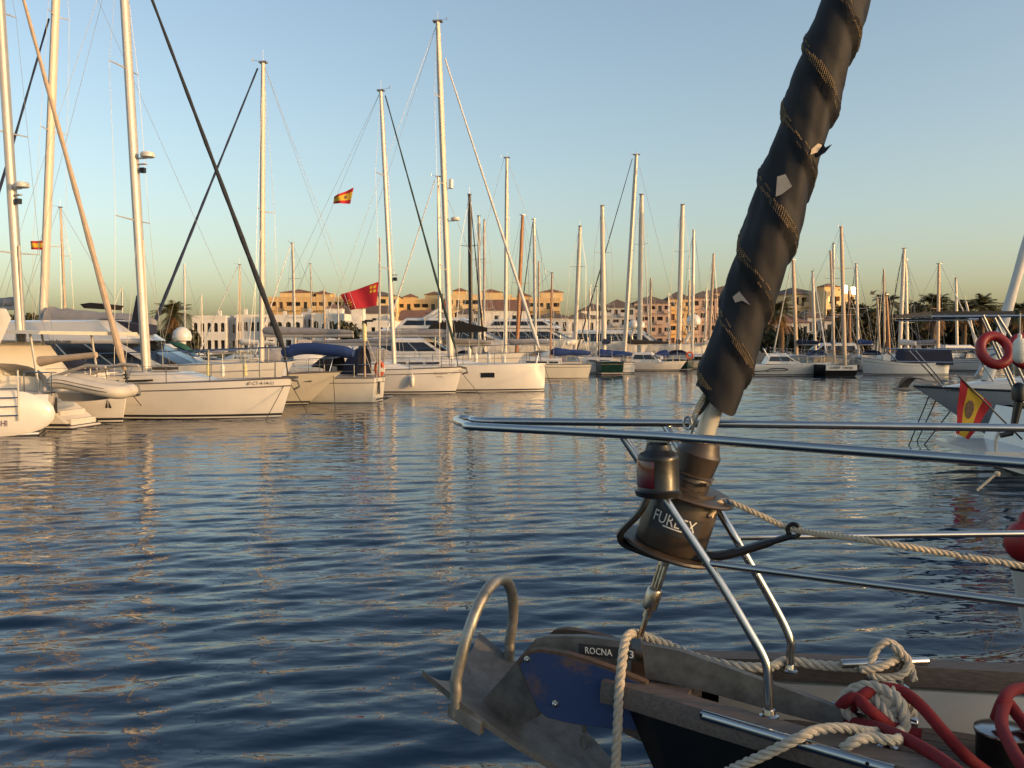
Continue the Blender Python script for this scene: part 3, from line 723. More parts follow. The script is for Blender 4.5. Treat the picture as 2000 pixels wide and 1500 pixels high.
# ================================================================== boat builders
class Boat:
    """A boat built in its own frame: x forward from the stem at the waterline, y to port, z up."""
    def __init__(s, name, label, cat, L, hd, bow=None, stern=None, group=None, pos=None):
        s.L = L; a = math.radians(hd); s.d = V((math.cos(a), math.sin(a), 0)); s.n = V((-math.sin(a), math.cos(a), 0))
        if pos is not None: p = V(pos)
        elif bow: p = onz(*bow)
        else: p = onz(*stern) + s.d * L
        s.p = V((p.x, p.y, 0)); s.root = thing(name, label, cat, s.p, a, group)
        s.near = -1 if s.n.dot(CAM - s.p) < 0 else 1        # side that faces the camera
    def loc(s, w): q = V(w) - s.p; return V((q.dot(s.d), q.dot(s.n), q.z))
    def wor(s, l): return s.p + s.d * l[0] + s.n * l[1] + UP * l[2]
    def cpf(s, x, y): return s.loc(at(x, y, s.mast_d))
    def cp(s, x, y, off=0): return s.loc(onplane(x, y, s.p + s.n * off, s.n))
    def put(s, mb, name, m_, parent=None, angle=38): return mb.build(name, m_, parent or s.root, angle)
    def hull(s, B, fb, fs_, rb=.5, rs=.1, bt=.7, mats=('antifoul', 'boot', 'gelcoat', 'stripe'), flare=.18, N=18, cove=True, toe='stripe', deckm='deck_white', teakdeck=False):
        s.B, s.fb, s.fs, s.rb, s.rs, s.bt, s.fl = B, fb, fs_, rb, rs, bt, flare
        rows = [-.5, -.15, .03, .08, .16, ('r', .3), ('r', .58), ('r', .76), ('r', .80), ('r', 1)]
        idx = [0, 0, 2, 1, 2, 2, 2, 3 if cove else 2, 2]
        us = [i / N for i in range(N + 1)]; us = [u if u < .8 else .8 + .2 * (1 - (1 - (u - .8) / .2) ** 1.5) for u in us]
        mb = MB(); n = len(rows); g = []
        for u in us:
            zs = s.sheer(u)[2]; zz = [r[1] * (zs - .16) + .16 if isinstance(r, tuple) else r for r in rows]
            g.append([s.pt(u, z, 1) for z in zz] + [s.pt(u, z, -1) for z in zz[::-1]])
        m2 = 2 * n
        vs = [p for row in g for p in row]; o = len(mb.v); mb.v.extend(vs)
        for i in range(len(us) - 1):
            for j in range(m2 - 1):
                mi = 0 if j == n - 1 else idx[j if j < n - 1 else m2 - 2 - j]
                mb.f.append([i * m2 + j, i * m2 + j + 1, (i + 1) * m2 + j + 1, (i + 1) * m2 + j]); mb.m.append(mi)
        for j in range(n - 1):
            mb.f.append([j, j + 1, m2 - 2 - j, m2 - 1 - j]); mb.m.append(idx[j])
        e = len(us) - 1
        for j in range(n - 1):
            mb.f.append([e * m2 + j, e * m2 + j + 1, e * m2 + m2 - 2 - j, e * m2 + m2 - 1 - j]); mb.m.append(idx[j])
        s.h = s.put(mb, 'hull', list(mats))
        mb = MB(); mb.grid([[V((s.sheer(u)[0], q * s.sheer(u)[1] * .97, s.sheer(u)[2] - .02 + .06 * (1 - q * q) * s.sheer(u)[1])) for q in (-1, -.6, 0, .6, 1)] for u in us])
        s.dk = s.put(mb, 'deck', deckm)
        if toe:
            for q in (1, -1):
                mb = MB(); mb.tube([V((s.sheer(u)[0], q * s.sheer(u)[1] * .985, s.sheer(u)[2] + .012)) for u in us], .03, 6, flat=1); s.put(mb, 'toe_rail', toe)
    def sheer(s, u):
        zs = s.fs + (s.fb - s.fs) * u ** 1.8 - getattr(s, 'sag', .04) * math.sin(PI * u)
        if u < .55: f = s.bt + (1 - s.bt) * math.sin(PI / 2 * u / .55) ** .8
        else: f = max(.0, 1 - ((u - .55) / .45) ** 2.2) ** .8
        b = max(.02, s.B / 2 * f)
        return V((-s.L + s.L * u + s.rb * u ** 6 - s.rs * (1 - u) ** 6, b, zs))
    def pt(s, u, z, side):
        x, b, zs = s.sheer(u); k = z / zs
        kk = max(0, min(1, k))
        bb = b * (1 - s.fl * (1 - kk) ** 1.6 * (.4 + 1.6 * u ** 4))
        if z < 0: bb *= .86 if z > -.3 else .12
        return V((-s.L + s.L * u + s.rb * u ** 6 * k - s.rs * (1 - u) ** 6 * k, side * bb, z))
    def u_at(s, x): return max(0, min(1, (x + s.L) / s.L))
    def deckz(s, x): return s.sheer(s.u_at(x))[2]
    def hull_u(s, px, z):
        """station on the near side whose point at height z projects to column px"""
        best = min(((abs(proj(s.wor(s.pt(i / 400, z, s.near)))[0] - px), i / 400) for i in range(401)))
        return best[1]
    def hull_text(s, txt, px0, px1, ypx, hpx, m_, name='lettering'):
        # lettering laid along the near side of the hull
        z = None; u0 = .8
        D = (s.p - CAM).dot(V((0, 1, 0)))
        zz = H - (ypx - 672) * D / F
        for _ in range(3):
            u0 = s.hull_u(px0, zz); P = s.wor(s.pt(u0, zz, s.near)); zz = H - (ypx - 672) * P.y / F
        u1 = s.hull_u(px1, zz); a = s.pt(u0, zz, s.near); b = s.pt(u1, zz, s.near)
        xd = b - a; nrm = V((0, s.near, 0)); yd = V((0, 0, 1)); off = V((0, s.near * .03, 0))
        hgt = hpx * (s.wor(a).y) / F
        return text_mesh(name, txt, hgt * 1.35, a + off, xd, yd, m_, s.h, .004, width=xd.length)
    def cabin(s, x0, x1, h, w, wins=3, mname='gelcoat', front=.9, wh=.5):
        # x0 aft .. x1 fore
        zd = lambda x: s.deckz(x) - .03
        mb = MB(); st = [(x0, 1., 1.), (x0 + .05, 1., 1.), ((x0 + x1) / 2, 1., .97), (x1 - front, .95, .84), (x1 - front * .45, .5, .62), (x1, .06, .4)]
        mb.ring_loft([[V((x, w * q, zd(x))), V((x, w * q * .96, zd(x) + h * k * .6)), V((x, w * q * .80, zd(x) + h * k)), V((x, 0, zd(x) + h * k * 1.1)), V((x, -w * q * .80, zd(x) + h * k)), V((x, -w * q * .96, zd(x) + h * k * .6)), V((x, -w * q, zd(x)))] for x, k, q in st])
        c = s.put(mb, 'cabin', mname, angle=30)
        if wins:
            span = (x1 - front - .25) - (x0 + .3); ww = span / wins
            for q in (1, -1):
                for i in range(wins):
                    a = x0 + .3 + ww * i; b = a + ww * .86
                    mb = MB(); mb.prism([V((a, q * w * .975, zd(a) + h * .25)), V((b, q * w * .965, zd(b) + h * .28)), V((b - .04, q * w * .93, zd(b) + h * (.28 + wh * .55))), V((a, q * w * .945, zd(a) + h * (.25 + wh * .6)))], V((0, q * .03, 0)))
                    s.put(mb, 'window', 'window', c)
        return c
    def hood(s, x, w, h, m_='canvas_navy', ln=1.3, nm='spray_hood'):
        zd = s.deckz(x) + .15; mb = MB(); rg = []
        for k in range(6):
            t = k / 5; hh = h * math.sin(PI / 2 * (1 - t) ** .6) if t < 1 else .05; ww = w * (1 - .25 * t)
            rg.append([V((x + ln * t, ww * math.cos(a), zd + hh * math.sin(a) ** .7)) for a in [PI * i / 10 for i in range(11)]])
        mb.grid(rg); return s.put(mb, nm, m_)
    def mast(s, xb, yb, xt, yt, wpx, m_='alloy', spreaders=2, boom=None, boom_y=None, cover=None, furl=None, furl_r=.07, furl_px=None, back=True, shrouds=True, wire=.009, boom_m='alloy', cover_r=.16, radar=None, stay_frac=1., gear=True):
        cp = s.cpf if getattr(s, 'mast_d', None) else s.cp
        b = cp(xb, yb); t = cp(xt, yt)
        zb = min(b.z, s.deckz(b.x) + .3); k = (zb - b.z) / (t.z - b.z) if abs(t.z - b.z) > 1e-6 else 0
        b2 = b + (t - b) * k; b2.z = s.deckz(b2.x) - .05; b2.y = max(-.3, min(.3, b2.y))
        dep = s.wor(b).y; r = wpx * dep / F / 2
        mb = MB(); mb.tube([b2, b2.lerp(t, .5), b2.lerp(t, .85), t], [r, r, r * .95, r * .72], 12, flat=.75)
        ms = s.put(mb, 'mast', m_); s.mt, s.mb_, s.mr = t, b2, r
        for i in range(spreaders):
            f = (i + 1) / (spreaders + 1) + .03; c = b2.lerp(t, f); w_ = s.B * (.30 - .05 * i)
            for q in (1, -1):
                mb = MB(); mb.tube([c, c + V((-.18, q * w_, .06))], [.03, .018], 6); s.put(mb, 'spreader', m_, ms)
        if gear:
            mb = MB(); mb.tube([t, t + V((.0, 0, .55))], .006, 4); mb.tube([t + V((-.05, 0, .02)), t + V((.5, 0, .12))], .008, 4); mb.tube([t + V((.5, 0, .04)), t + V((.5, 0, .22))], .02, 5)
            mb.obox(t + V((0, 0, .01)), (r * 1.15, 0, 0), (0, r * .8, 0), (0, 0, .035)); s.put(mb, 'masthead_gear', 'wire', ms)
        if radar:
            for f, kind in radar:
                c = b2.lerp(t, f) + V((r, 0, 0))
                mb = MB(); mb.obox(c + V((.12, 0, -.03)), (.15, 0, 0), (0, .06, 0), (0, 0, .02)); s.put(mb, 'bracket', 'alloy', ms)
                mb = MB()
                if kind == 'dome': mb.lathe(c + V((.33, 0, -.01)), UP, [(0, .2), (.02, .25), (.12, .26), (.18, .22), (.20, .1)], 18)
                elif kind == 'tube': mb.lathe(c + V((.16, 0, -.05)), UP, [(0, .08), (.02, .13), (.5, .13), (.52, .08)], 14)
                else: mb.obox(c + V((.12, 0, -.25)), (.09, 0, 0), (0, .08, 0), (0, 0, .09))
                s.put(mb, 'radome' if kind != 'lamp' else 'deck_lamp', 'gelcoat' if kind != 'lamp' else 'black_plastic', ms)
        head = b2.lerp(t, stay_frac) + V((r, 0, 0))
        if furl:
            foot = s.cp(*furl_px) if furl_px else V((s.rb * .9 - .25, 0, s.fb + .45))
            stem = V((foot.x + .12, 0, s.fb + .02))
            mb = MB(); n = 26; rn_ = random.Random(int(abs(s.p.x * 100)))
            mb.tube([head.lerp(foot, .02 + .98 * i / n) for i in range(n + 1)], [furl_r * (.55 + .75 * (i / n) ** 1.3) * (1 + .12 * math.sin(i * 2.1)) * (1 if i < n else .5) for i in range(n + 1)], 8)
            s.put(mb, 'furled_jib', furl)
            mb = MB(); mb.tube([foot, stem], .025, 6); mb.lathe(foot.lerp(stem, .25), (stem - foot), [(0, .1), (.03, .1), (.04, .05), (.12, .05), (.13, .11), (.15, .11)], 12); s.put(mb, 'furling_drum', 'black_plastic')
        elif furl is None:
            mb = MB(); mb.tube([head, V((s.rb * .9, 0, s.fb))], wire, 4); s.put(mb, 'forestay', 'wire')
        if back:
            for q in ((1, -1) if back == 2 else (0,)):
                x, bb, z = s.sheer(0); mb = MB(); mb.tube([t, V((x + .1, q * bb * .7, z))], wire, 4); s.put(mb, 'backstay', 'wire')
        if shrouds:
            for q in (1, -1):
                cx = b2.x - .25; u = s.u_at(cx); bb = s.sheer(u)[1] * .93; z = s.sheer(u)[2]
                pts = [t] + [b2.lerp(t, (i + 1) / (spreaders + 1) + .03) + V((-.18, q * s.B * (.30 - .05 * i), .06)) for i in range(spreaders - 1, -1, -1)] + [V((cx, q * bb, z))]
                mb = MB(); mb.tube(pts, wire, 4); s.put(mb, 'shroud', 'wire')
                if spreaders:
                    mb = MB(); mb.tube([b2.lerp(t, 1 / (spreaders + 1) + .02), V((cx + .35, q * bb, z))], wire, 4); s.put(mb, 'shroud', 'wire')
        if boom:
            gz = cp(xb, boom_y).z if boom_y else b2.z + 1.5
            g0 = V((b2.x - r, 0, gz)); e = g0 + V((-boom, 0, -.03))
            mb = MB(); mb.tube([g0, e], .09, 8, flat=1.0); bo = s.put(mb, 'boom', boom_m); s.bo = bo; s.g0, s.be = g0, e
            if cover:
                n = 14; mb = MB(); rn_ = random.Random(int(abs(s.p.y * 77)))
                mb.tube([g0.lerp(e, i / n) + V((0, 0, .10 + cover_r * .6 * (1 - .5 * i / n))) for i in range(n + 1)], [cover_r * (1.15 - .55 * i / n) * (1 + .10 * rn_.uniform(-1, 1)) * (.6 if i in (0, n) else 1) for i in range(n + 1)], 10, flat=1.0)
                s.put(mb, 'sail_cover', cover)
        return ms
    def rails(s, u0=.08, u1=.93, n=7, h=.6, m_='steel', pulpit=True, push=True):
        R_ = .016
        for q in (1, -1):
            pts = []
            for i in range(n + 1):
                u = u0 + (u1 - u0) * i / n; x, b, z = s.sheer(u); p = V((x, q * b * .95, z)); pts.append(p)
                mb = MB(); mb.tube([p, p + UP * h], R_, 5); s.put(mb, 'stanchion', m_)
            for hh in (h, h * .52):
                mb = MB(); mb.tube([p + UP * hh for p in pts], .008, 4); s.put(mb, 'lifeline', 'wire')
        if pulpit:
            x, b, z = s.sheer(u1); a = V((x, b * .95, z + h)); c = V((s.sheer(1)[0] + .12, .0, s.fb + h + .04))
            mb = MB(); mb.tube(spline([a, V(((a.x + c.x) / 2, b * .8, a.z + .02)), c + V((-.05, .12, 0)), c + V((-.05, -.12, 0)), V(((a.x + c.x) / 2, -b * .8, a.z + .02)), V((a.x, -a.y, a.z))], 4), .018, 6); pp = s.put(mb, 'pulpit', m_)
            for q in (1, -1):
                mb = MB(); mb.tube([V(((a.x + c.x) / 2, q * b * .8, a.z + .02)), V(((a.x + c.x) / 2 - .1, q * b * .5, s.fb))], .016, 5); s.put(mb, 'pulpit_leg', m_, pp)
        if push:
            x, b, z = s.sheer(.03); mb = MB()
            mb.tube(spline([V((x + 1.2, b * .95, z + h)), V((x + .1, b * .9, z + h)), V((x, b * .3, z + h))], 4), .018, 6); mb.tube(spline([V((x + 1.2, -b * .95, z + h)), V((x + .1, -b * .9, z + h)), V((x, -b * .3, z + h))], 4), .018, 6)
            s.put(mb, 'pushpit', m_)
    def tier(s, x0, x1, x2, x3, z0, z1, w, m_='gelcoat', band=(.35, .85), panes=4, glass='window', nm='cabin', front=True, topw=.86):
        """superstructure tier: bottom x0 (aft) .. x3 (fore), top x1 .. x2"""
        mb = MB(); wt = w * topw; n = 6
        def ring(f):
            a = x0 + (x1 - x0) * f; b = x3 + (x2 - x3) * f; z = z0 + (z1 - z0) * f; ww = w + (wt - w) * f
            return [V((a, ww, z)), V((b - .25 * ww, ww * .96, z)), V((b - .06 * ww, ww * .6, z)), V((b, 0, z)), V((b - .06 * ww, -ww * .6, z)), V((b - .25 * ww, -ww * .96, z)), V((a, -ww, z))]
        top = ring(1); cr = [V((p.x * .96 + .04 * (x1 + x2) / 2, p.y * .7, p.z + .07 * (z1 - z0) + .04)) for p in top]
        mb.ring_loft([ring(0), ring(.5), top, cr]); c = s.put(mb, nm, m_, angle=30)
        if panes:
            f0, f1 = band
            for q in (1, -1):
                for i in range(panes):
                    r0, r1 = ring(f0), ring(f1)
                    A0, B0, A1, B1 = r0[0], r0[1], r1[0], r1[1]
                    t0, t1 = .06 + .9 * i / panes, .06 + .9 * (i + .93) / panes
                    mb = MB(); pts = [A0.lerp(B0, t0), A0.lerp(B0, t1), A1.lerp(B1, t1), A1.lerp(B1, t0)]
                    pts = [V((p.x, q * (abs(p.y) - .02), p.z)) for p in pts]; mb.prism(pts, V((0, q * .045, 0))); s.put(mb, 'window', glass, c)
            if front:
                r0, r1 = ring(f0), ring(f1)
                for i in range(1, 5):
                    P = [r0[i].lerp(r0[i + 1], .04), r0[i].lerp(r0[i + 1], .96), r1[i].lerp(r1[i + 1], .96), r1[i].lerp(r1[i + 1], .04)]
                    mb = MB(); mb.prism([p - V((.02, 0, 0)) for p in P], V((.045, 0, .01))); s.put(mb, 'windscreen', glass, c)
        return c
def fender(px, py, D, h=.6, r=.12, m_='fender', label='', group=None):
    p = at(px, py, D); mb = MB()
    mb.lathe(p - UP * h / 2, UP, [(0, .02), (.02, .06), (r * .8, r), (h - r * .8, r), (h - .02, .06), (h, .035), (h + .06, .03), (h + .07, .01)], 12)
    mb.tube([p + UP * (h / 2 + .05), p + UP * (h / 2 + .4)], .01, 4)
    return solo(mb, 'fender', m_, label, 'fender', p - UP * h / 2, group)
def flag(hoist_top, hoist_bot, fly_top, fly_bot, D, stripes, label, name='flag', wave=.05, ph=0, sag=0., crest=None, dD=0.):
    a, b, c, d = at(*hoist_top, D), at(*hoist_bot, D), at(*fly_top, D + dD), at(*fly_bot, D + dD)
    nx, nz = 22, 12
    nrm = (c - a).cross(b - a).normalized()
    def P(u, v_):
        p = (a.lerp(c, u)).lerp(b.lerp(d, u), v_)
        return p + nrm * (wave * math.sin(u * 8 + v_ * 1.6 + ph) * u ** .7) + UP * (-sag * math.sin(PI * u))
    mb = MB(); off = nrm * .004
    for side in (1, -1):
        g = [[P(i / nx, j / nz) + off * side for i in range(nx + 1)] for j in range(nz + 1)]
        o = len(mb.v); mb.v.extend(p for r_ in g for p in r_)
        for j in range(nz):
            mi = 0
            for f, k in stripes:
                if (j + .5) / nz >= f: mi = k
            for i in range(nx):
                q = [o + j * (nx + 1) + i, o + j * (nx + 1) + i + 1, o + (j + 1) * (nx + 1) + i + 1, o + (j + 1) * (nx + 1) + i]
                mb.f.append(q if side > 0 else q[::-1]); mb.m.append(mi)
    return mb, P, nrm
SP = [(0, 0), (.25, 1), (.75, 0)]
def flag_thing(mb, P, nrm, label, mats, hoist, emb=()):
    root = thing('flag', label, 'flag', hoist, 0, world=True)
    cl = mb.build('cloth', mats, root)
    s_ = 1 if nrm.dot(CAM - V(hoist)) > 0 else -1
    for nm, shp, m_ in emb:
        for polys in shp:
            m2 = MB(); ps = [P(u, v_) + nrm * (.010 * s_) for u, v_ in polys]; m2.prism(ps, nrm * (.004 * s_)); m2.build(nm, m_, cl)
    return root
# ================================================================== boats moored along the left
HDG = -9
# --- the big white yacht with the black furled jib
b1 = Boat('sailing_yacht', 'white yacht with black furled jib and registration number on its bow', 'yacht', 11.2, HDG, bow=(549, 815))
b1.hull(3.6, 1.40, 1.15, .45, .5, .72, toe='stripe')
b1.cabin(-8.2, -2.2, .42, 1.15, 3, front=1.6, wh=.25)
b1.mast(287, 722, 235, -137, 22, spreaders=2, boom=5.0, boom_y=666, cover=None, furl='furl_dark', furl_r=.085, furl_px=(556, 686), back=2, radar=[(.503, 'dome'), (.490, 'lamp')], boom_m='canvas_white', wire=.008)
b1.rails(); b1.hood(-8.6, 1.2, .85, 'canvas_navy', 1.5)
b1.hull_text('6ª-CT-4-14-11', 483, 535, 752, 7, 'ink')
bt_ = b1.g0.lerp(b1.be, .80); text_mesh('lettering', 'www.zaparadas.com', .26, b1.be.lerp(b1.g0, .12) + V((0, b1.near * .095, -.075)), (1, 0, 0), UP, 'ink', b1.bo, .003, width=1.65)
mb = MB(); mb.tube([b1.cp(278, 470), b1.cp(291, 718)], .06, 8); b1.put(mb, 'spinnaker_pole', 'alloy_lit')
mb = MB(); mb.obox((.35, 0, 1.42), (.28, 0, 0), (0, .09, 0), (0, 0, .05)); mb.tube([V((.1, 0, 1.36)), V((.62, 0, 1.30)), V((.7, 0, 1.1)), V((.5, 0, 1.0))], .04, 6); b1.put(mb, 'bow_roller', 'galv_dark')
mb = MB(); mb.obox((-4.4, 0, 1.72), (.35, 0, 0), (0, .3, 0), (0, 0, .05)); b1.put(mb, 'hatch', 'window')
for i, (x, y) in enumerate(((407, 723), (435, 725), (479, 723))):
    D_ = b1.p.y + .3
    fender(x, y, D_, .42, .07, 'fender_yellow' if i != 1 else 'fender', ['pale fender tied on the rail, left of three by the black jib yacht', 'white fender tied on the rail, middle of three by the black jib yacht', 'yellowish fender tied nearest the bow of the black jib yacht'][i], 'fenders on the rail of the black jib yacht')
# --- yacht with the tan furled jib
b2 = Boat('sailing_yacht', 'white yacht with tan furled jib and sail emblem on its bow', 'yacht', 11.5, -24, bow=(239, 825))
b2.hull(3.7, 1.25, 1.1, .28, .4, .75)
b2.cabin(-8, -2.6, .42, 1.15, 3, front=1.5)
b2.mast(44, 692, -12, -186, 20, spreaders=3, furl='canvas_tan', furl_r=.085, furl_px=(244, 724), back=2, boom=4.6, boom_y=600, cover='canvas_grey', radar=[(.415, 'dome'), (.402, 'lamp')], wire=.008)
b2.rails()
mb = MB(); mb.tube([b2.cp(37, 480), b2.cp(48, 690)], .055, 8); b2.put(mb, 'spinnaker_pole', 'alloy_lit')
uu = b2.hull_u(208, .62); ee = b2.pt(uu, .5, b2.near) + V((0, b2.near * .04, 0))
mb = MB(); mb.prism([ee, ee + V((.12, 0, .0)), ee + V((.11, 0, .32))], V((0, b2.near * .006, 0))); b2.put(mb, 'emblem_sail', 'ink', b2.h)
mb = MB(); mb.prism([ee + V((.15, 0, 0)), ee + V((.30, 0, 0)), ee + V((.16, 0, .25))], V((0, b2.near * .006, 0))); b2.put(mb, 'emblem_sail', 'ink', b2.h)
mb = MB(); mb.tube([b2.pt(.995, 1.28, 1) + V((-.5, 0, 0)), V((.75, 0, 1.2)), V((.8, 0, .95)), V((.5, 0, .9))], .05, 6); b2.put(mb, 'bow_roller', 'galv_dark')
# --- catamaran stern with davits
ct = Boat('catamaran', 'white catamaran with boarding ladder at its stern steps, beside the left edge', 'catamaran', 11, 171, stern=(172, 834))
ct.hull(2.0, 1.75, 1.0, .2, -1.35, .8, flare=.1, toe=None, cove=False)
for q, x in ((0, .55), (1, .95), (2, 1.35)):
    mb = MB(); mb.box(-11 + x * .9 - .35, -11 + x * .9 + .05, -.62, .62, .1, .28 + .26 * q); ct.put(mb, 'stern_step', 'gelcoat', angle=20)
mb = MB(); mb.ring_loft([[V((x, y, z)) for y, z in ((.9, zb), (.9, zt_), (-6.0, zt_), (-6.0, zb))] for x, zb, zt_ in ((-9.4, .8, 1.6), (-3, .8, 1.75))]); ct.put(mb, 'bridge_deck', 'gelcoat', angle=20)
mb = MB(); 
ct.tier(-9.0, -8.4, -4.2, -3.2, 1.5, 2.55, 2.2, panes=4)
ro = MB(); ro.ring_loft([[V((x, 1.6, 3.02 + e_)), V((x, 1.7, 2.92 + e_)), V((x, -3.6, 2.92 + e_)), V((x, -3.5, 3.04 + e_))] for x, e_ in ((-10.6, -.03), (-9.5, 0), (-6, .06))]); ct.put(ro, 'hard_top', 'gelcoat_cream', angle=20)
for x in (-10.4, -8.6):
    for y in (1.4, -1.6):
        mb = MB(); mb.tube([V((x, y, 1.0)), V((x + .3, y, 2.95))], .035, 8); ct.put(mb, 'hard_top_post', 'alloy')
mb = MB(); mb.tube([ct.cp(188, 693, 1.2), ct.cp(120, 700, 1.2), ct.cp(78, 706, 1.2)], [.09, .10, .16], 10); ct.put(mb, 'rolled_awning', 'canvas_tan')
lad = MB(); xl = -10.75
for y in (-.28 + .9, .14 + .9):
    lad.tube([V((-11 + .62, y, .15)), V((-11 + .9, y, 1.3))], .02, 6)
for k in range(4):
    z = .3 + k * .26; lad.tube([V((-11 + .62 + .243 * (z - .15), .62, z)), V((-11 + .62 + .243 * (z - .15), 1.04, z))], .018, 6)
ct.put(lad, 'boarding_ladder', 'steel')
mb = MB(); mb.box(-10.6, -9.8, .90, 1.02, .5, .98); ct.put(mb, 'hull_port', 'window')
for y in (.4, -1.4):
    mb = MB(); mb.tube([V((-10.0, y, 1.55)), V((-11.3, y, 1.95)), V((-11.9, y, 1.9))], .05, 8); ct.put(mb, 'davit', 'alloy')
# --- dinghy slung behind it
D_ = 27.6
dg = thing('inflatable_dinghy', 'grey inflatable dinghy slung on davits in front of the catamaran', 'dinghy', at(170, 775, D_), 0, world=True)
def dgp(x, y, dy): return at(x, y, D_ + dy)
near = [dgp(98, 747, -.5), dgp(120, 746, -.5), dgp(160, 754, -.5), dgp(200, 762, -.5), dgp(226, 766, -.4), dgp(243, 765, -.12), dgp(245, 764, .1)]
far = [p + V((0, d_, .02)) for p, d_ in zip(near, (1.1, 1.1, 1.1, 1.1, .95, .5, .0))]
mb = MB(); mb.tube(spline(near[:-1] + [near[-1]] + far[:-1][::-1], 5), [.16] + [.2] * (5 * 12 - 1) + [.16], 14); tb = mb.build('tube', 'rubber_grey', dg)
mb = MB(); mb.tube([p + V((0, -.20, -.02)) for p in spline(near[:5], 4)], .018, 6); mb.build('rubbing_strake', 'rubber_dark', tb)
mb = MB(); mb.tube([p + V((0, -.185, .07)) for p in spline(near[:5], 4)], .012, 6); mb.build('rubbing_strake', 'rubber_dark', tb)
mb = MB(); rg = []
for k in range(7):
    x = 122 + 100 * k / 6; y = 765 + 6 * k / 6; wv = .42 * (1 - (k / 6) ** 3 * .8); c = dgp(x, y + 2, .05)
    rg.append([c + V((0, -wv, .05)), c + V((0, -wv * .5, -.16 + .12 * (k / 6) ** 2)), c + V((0, 0, -.26 + .2 * (k / 6) ** 2)), c + V((0, wv * .5, -.16 + .12 * (k / 6) ** 2)), c + V((0, wv, .05))])
mb.ring_loft(rg); mb.build('floor', 'gelcoat_grey', dg)
mb = MB(); mb.obox(dgp(106, 752, .05), (.03, 0, 0), (0, .4, 0), (0, 0, .2)); mb.build('transom_board', 'gelcoat_grey', dg)
# --- outboard and round stern at the far left
b0 = Boat('sailing_yacht', 'white yacht with rounded stern and folded ladder cut by the left edge', 'yacht', 10.5, 118, stern=(2, 853))
b0.hull(3.4, 1.2, 1.15, .4, -.35, .72, flare=.6, toe=None, cove=False)
b0.cabin(-8, -3, .5, 1.2, 3)
b0.hood(-8.6, 1.25, .75, 'canvas_white', 1.4)
xs_ = -10.64
mb = MB(); mb.ball((-10.42, 0, .62), 1.0, 24, sc_=(.17, 1.38, .70)); b0.put(mb, 'transom', 'gelcoat')
for y in (.05, -.45):
    mb = MB(); mb.tube([V((xs_ - .02, y, .45)), V((xs_ - .02, y, 1.5)), V((xs_ + .2, y, 1.85))], .025, 6); b0.put(mb, 'ladder_rail', 'gelcoat_cream')
for k in range(4):
    mb = MB(); mb.tube([V((xs_ - .02, .05, .6 + k * .25)), V((xs_ - .02, -.45, .6 + k * .25))], .02, 6); b0.put(mb, 'ladder_rung', 'steel')
text_mesh('lettering', 'HH1-HI', .24, V((-10.61, .40, .30)), (0, -1, 0), UP, 'ink_violet', b0.h, .004, width=.55)
mb = MB(); mb.tube(spline([V((-9.3, 1.45, 1.75)), V((-10.35, 1.2, 1.78)), V((-10.45, .2, 1.8))], 5), .022, 6); b0.put(mb, 'pushpit', 'steel')
mb = MB(); mb.tube(spline([V((-9.3, -1.45, 1.75)), V((-10.35, -1.2, 1.78)), V((-10.45, -.6, 1.8))], 5), .022, 6); b0.put(mb, 'pushpit', 'steel')
for y in (1.3, -1.3, .2, -.6):
    mb = MB(); mb.tube([V((-10.2, y, 1.1)), V((-10.3, y, 1.78))], .018, 6); b0.put(mb, 'stanchion', 'steel')
mb = MB(); mb.prism([b0.loc(at(x, y, b0.p.y - 8)) for x, y in ((-30, 600), (12, 603), (22, 622), (0, 672), (-30, 720))], V((0, .25, 0))); b0.put(mb, 'awning', 'canvas_white')
# --- yacht with overhanging bow behind the number yacht
b3 = Boat('sailing_yacht', 'cream yacht with long overhanging bow just right of the black jib yacht', 'yacht', 9.5, -11, bow=(600, 790))
b3.hull(3.2, 1.42, 1.1, 1.55, .6, .6, mats=('antifoul', 'antifoul', 'gelcoat_cream', 'gelcoat_cream'), cove=False, flare=.3)
b3.cabin(-7, -2, .45, 1.0, 3); b3.rails(); b3.hood(-7.4, 1.0, .9, 'canvas_navy')
mb = MB(); mb.tube(spline([b3.cp(552, 690), b3.cp(590, 681), b3.cp(640, 683), b3.cp(690, 690)], 4), [.16] + [.26] * 11 + [.16], 10); b3.put(mb, 'canvas_roll', 'canvas_blue')
mb = MB(); mb.prism([b3.pt(.93, 1.0, b3.near) + V((0, b3.near * .02, 0)), b3.pt(.955, 1.0, b3.near) + V((0, b3.near * .02, 0)), b3.pt(.95, 1.06, b3.near) + V((0, b3.near * .02, 0))], V((0, b3.near * .01, 0))); b3.put(mb, 'hawse_hole', 'ink', b3.h)
# --- old cruising yacht with its stern to the right
b4 = Boat('sailing_yacht', 'old white cruiser with cluttered stern below the crimson flag', 'yacht', 10.2, 172, stern=(738, 785))
b4.hull(3.2, 1.35, 1.1, .9, .1, .55, mats=('antifoul', 'gelcoat_old', 'gelcoat_old', 'stripe'), flare=.3)
b4.cabin(-8, -3, .5, 1.05, 3, 'gelcoat_old')
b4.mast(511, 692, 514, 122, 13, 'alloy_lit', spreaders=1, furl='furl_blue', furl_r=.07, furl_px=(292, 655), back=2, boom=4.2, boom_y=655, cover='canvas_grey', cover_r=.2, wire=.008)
b4.rails(); b4.hood(-8.4, 1.0, .95, 'canvas_black'); b4.hood(-9.6, 1.05, 1.25, 'canvas_navy', .9, 'bimini')
